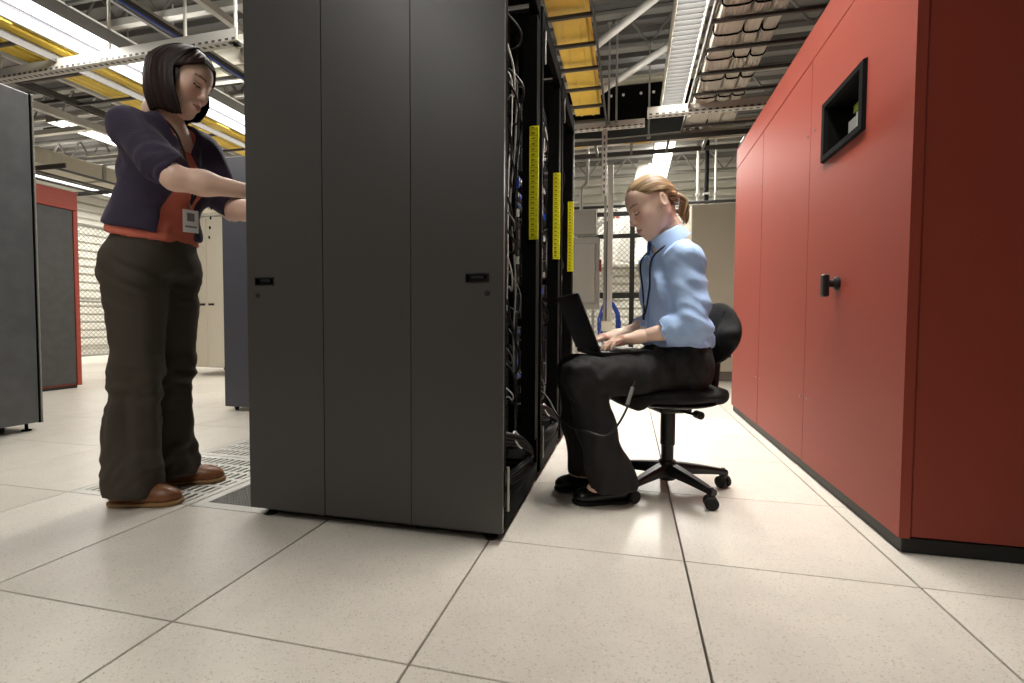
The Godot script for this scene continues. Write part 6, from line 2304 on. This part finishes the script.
func pump(t: Node3D, heel: Vector3, d: Vector3) -> void:
	# black pump with a thick sole, open over the instep
	var s := Vector3.UP.cross(d)
	var bs := Basis(s, Vector3.UP, d)
	var f := field()
	f.ell(heel + d * 0.030 + Vector3(0, 0.055, 0), bs, Vector3(0.032, 0.040, 0.040), 0.02)
	f.ell(heel + d * 0.110 + Vector3(0, 0.034, 0), bs, Vector3(0.036, 0.030, 0.085), 0.03)
	f.ell(heel + d * 0.175 + Vector3(0, 0.030, 0), bs, Vector3(0.041, 0.027, 0.050), 0.03)
	f.below(heel + Vector3(0, 0.008, 0), Vector3.DOWN, 0.003)
	f.ell(heel + d * 0.085 + Vector3(0, 0.078, 0), bs, Vector3(0.029, 0.045, 0.070), 0.006, 1)
	var m := mb()
	f.build(0.004, m)
	var sh := put("shoe", m, M.black_leather, t)
	f = field()
	f.ell(heel + d * 0.030 + Vector3(0, 0.012, 0), bs, Vector3(0.033, 0.03, 0.040), 0.03)
	f.ell(heel + d * 0.110 + Vector3(0, 0.010, 0), bs, Vector3(0.036, 0.02, 0.085), 0.03)
	f.ell(heel + d * 0.176 + Vector3(0, 0.010, 0), bs, Vector3(0.044, 0.02, 0.053), 0.03)
	f.below(heel + Vector3(0, 0.016, 0), Vector3.UP, 0.003)
	f.below(heel + Vector3(0, 0.001, 0), Vector3.DOWN, 0.003)
	m = mb()
	f.build(0.005, m)
	put("sole", m, M.rubber, sh)


const CABLE := [Vector3(0.482, 0.562, -1.06), Vector3(0.458, 0.487, -1.0), Vector3(0.427, 0.382, -0.955), Vector3(0.366, 0.298, -0.925), Vector3(0.292, 0.305, -0.925), Vector3(0.218, 0.313, -0.98), Vector3(0.146, 0.327, -1.12), Vector3(0.061, 0.379, -1.32)]


func build_laptop() -> void:
	var e1 := Vector3(0.928, 0, -0.372)        # from the hinge to the user
	var e2 := Vector3(-0.372, 0, -0.928)       # along the hinge, away from the camera
	var A := Vector3(0.328, 0.583, -1.020)
	var t := thing("laptop", "black laptop open on the seated woman's lap", "laptop", A + e2 * 0.165)
	var bs := Basis(e1, Vector3.UP, e1.cross(Vector3.UP))
	var hw := 0.165
	var base := put("base", mb().box(e1 * 0.118 + Vector3(0, 0.011, 0), Vector3(0.236, 0.022, hw * 2), 0.005, bs), M.black_plastic, t)
	put("palm_rest", mb().box(e1 * 0.190 + Vector3(0, 0.0225, 0), Vector3(0.085, 0.002, hw * 2 - 0.016), 0.0008, bs), M.server_grey, base)
	put("touchpad", mb().box(e1 * 0.196 + Vector3(0, 0.024, 0), Vector3(0.045, 0.001, 0.075), 0.0004, bs), M.black_plastic, base)
	var key: ArrayMesh = mb().box(Vector3.ZERO, Vector3(0.0165, 0.004, 0.0165), 0.0015, bs).mesh()
	for r in 5:
		for k in 15:
			var o := put("key", key, M.black_gloss, base)
			o.position = e1 * (0.048 + r * 0.0195) + e2 * (-0.140 + k * 0.020) + Vector3(0, 0.0235, 0)
	# lid leaning back from the hinge
	var up := (Vector3.UP * 0.229 - e1 * 0.094).normalized()
	var lb := Basis(e2 * -1.0, up, (e2 * -1.0).cross(up))
	var c := Vector3(0, 0.020, 0) + up * 0.124
	var lid := put("lid", mb().box(c, Vector3(hw * 2, 0.246, 0.011), 0.004, lb), M.black_plastic, t)
	var n := lb.z if lb.z.dot(e1) > 0 else -lb.z
	put("screen", mb().box(c + n * 0.0058 + up * 0.004, Vector3(hw * 2 - 0.03, 0.205, 0.001), 0.0, lb), M.black_gloss, lid)
	for s in [-1.0, 1.0]:
		put("hinge", mb().rod(e2 * s * 0.10 + Vector3(0, 0.022, 0) - e2 * 0.02, e2 * s * 0.10 + Vector3(0, 0.022, 0) + e2 * 0.02, 0.007), M.black_plastic, base)
	# cable from the laptop's side, hanging down and across to the rack
	var p0 := A + e1 * 0.19 + Vector3(0, 0.010, 0)
	var o := put("cable", mb().tube(curve_pts([p0 + e2 * 0.01, CABLE[0], CABLE[1], CABLE[2], CABLE[3], CABLE[4], CABLE[5], CABLE[6], CABLE[7], Vector3(-0.08, 0.47, -1.40)], 7), 0.0045, 7), M.cable_black)
	meta(o, "black cable hanging from the laptop to the second rack", "cable")
	o = put("cable_plug", mb().rod(CABLE[1].lerp(CABLE[2], 0.15), CABLE[1].lerp(CABLE[2], 0.75), 0.0075), M.cable_grey)
	meta(o, "grey sleeve on the laptop cable below the lap", "cable sleeve")

# ---------------------------------------------------------------- all together
func _ready() -> void:
	setup_view()
	make_materials()
	build_floor()
	build_walls()
	build_ceiling()
	build_lights()
	build_racks()
	build_red_units()
	build_cabinets()
	build_overhead()
	build_background()
	build_chair()
	build_standing()
	build_seated()
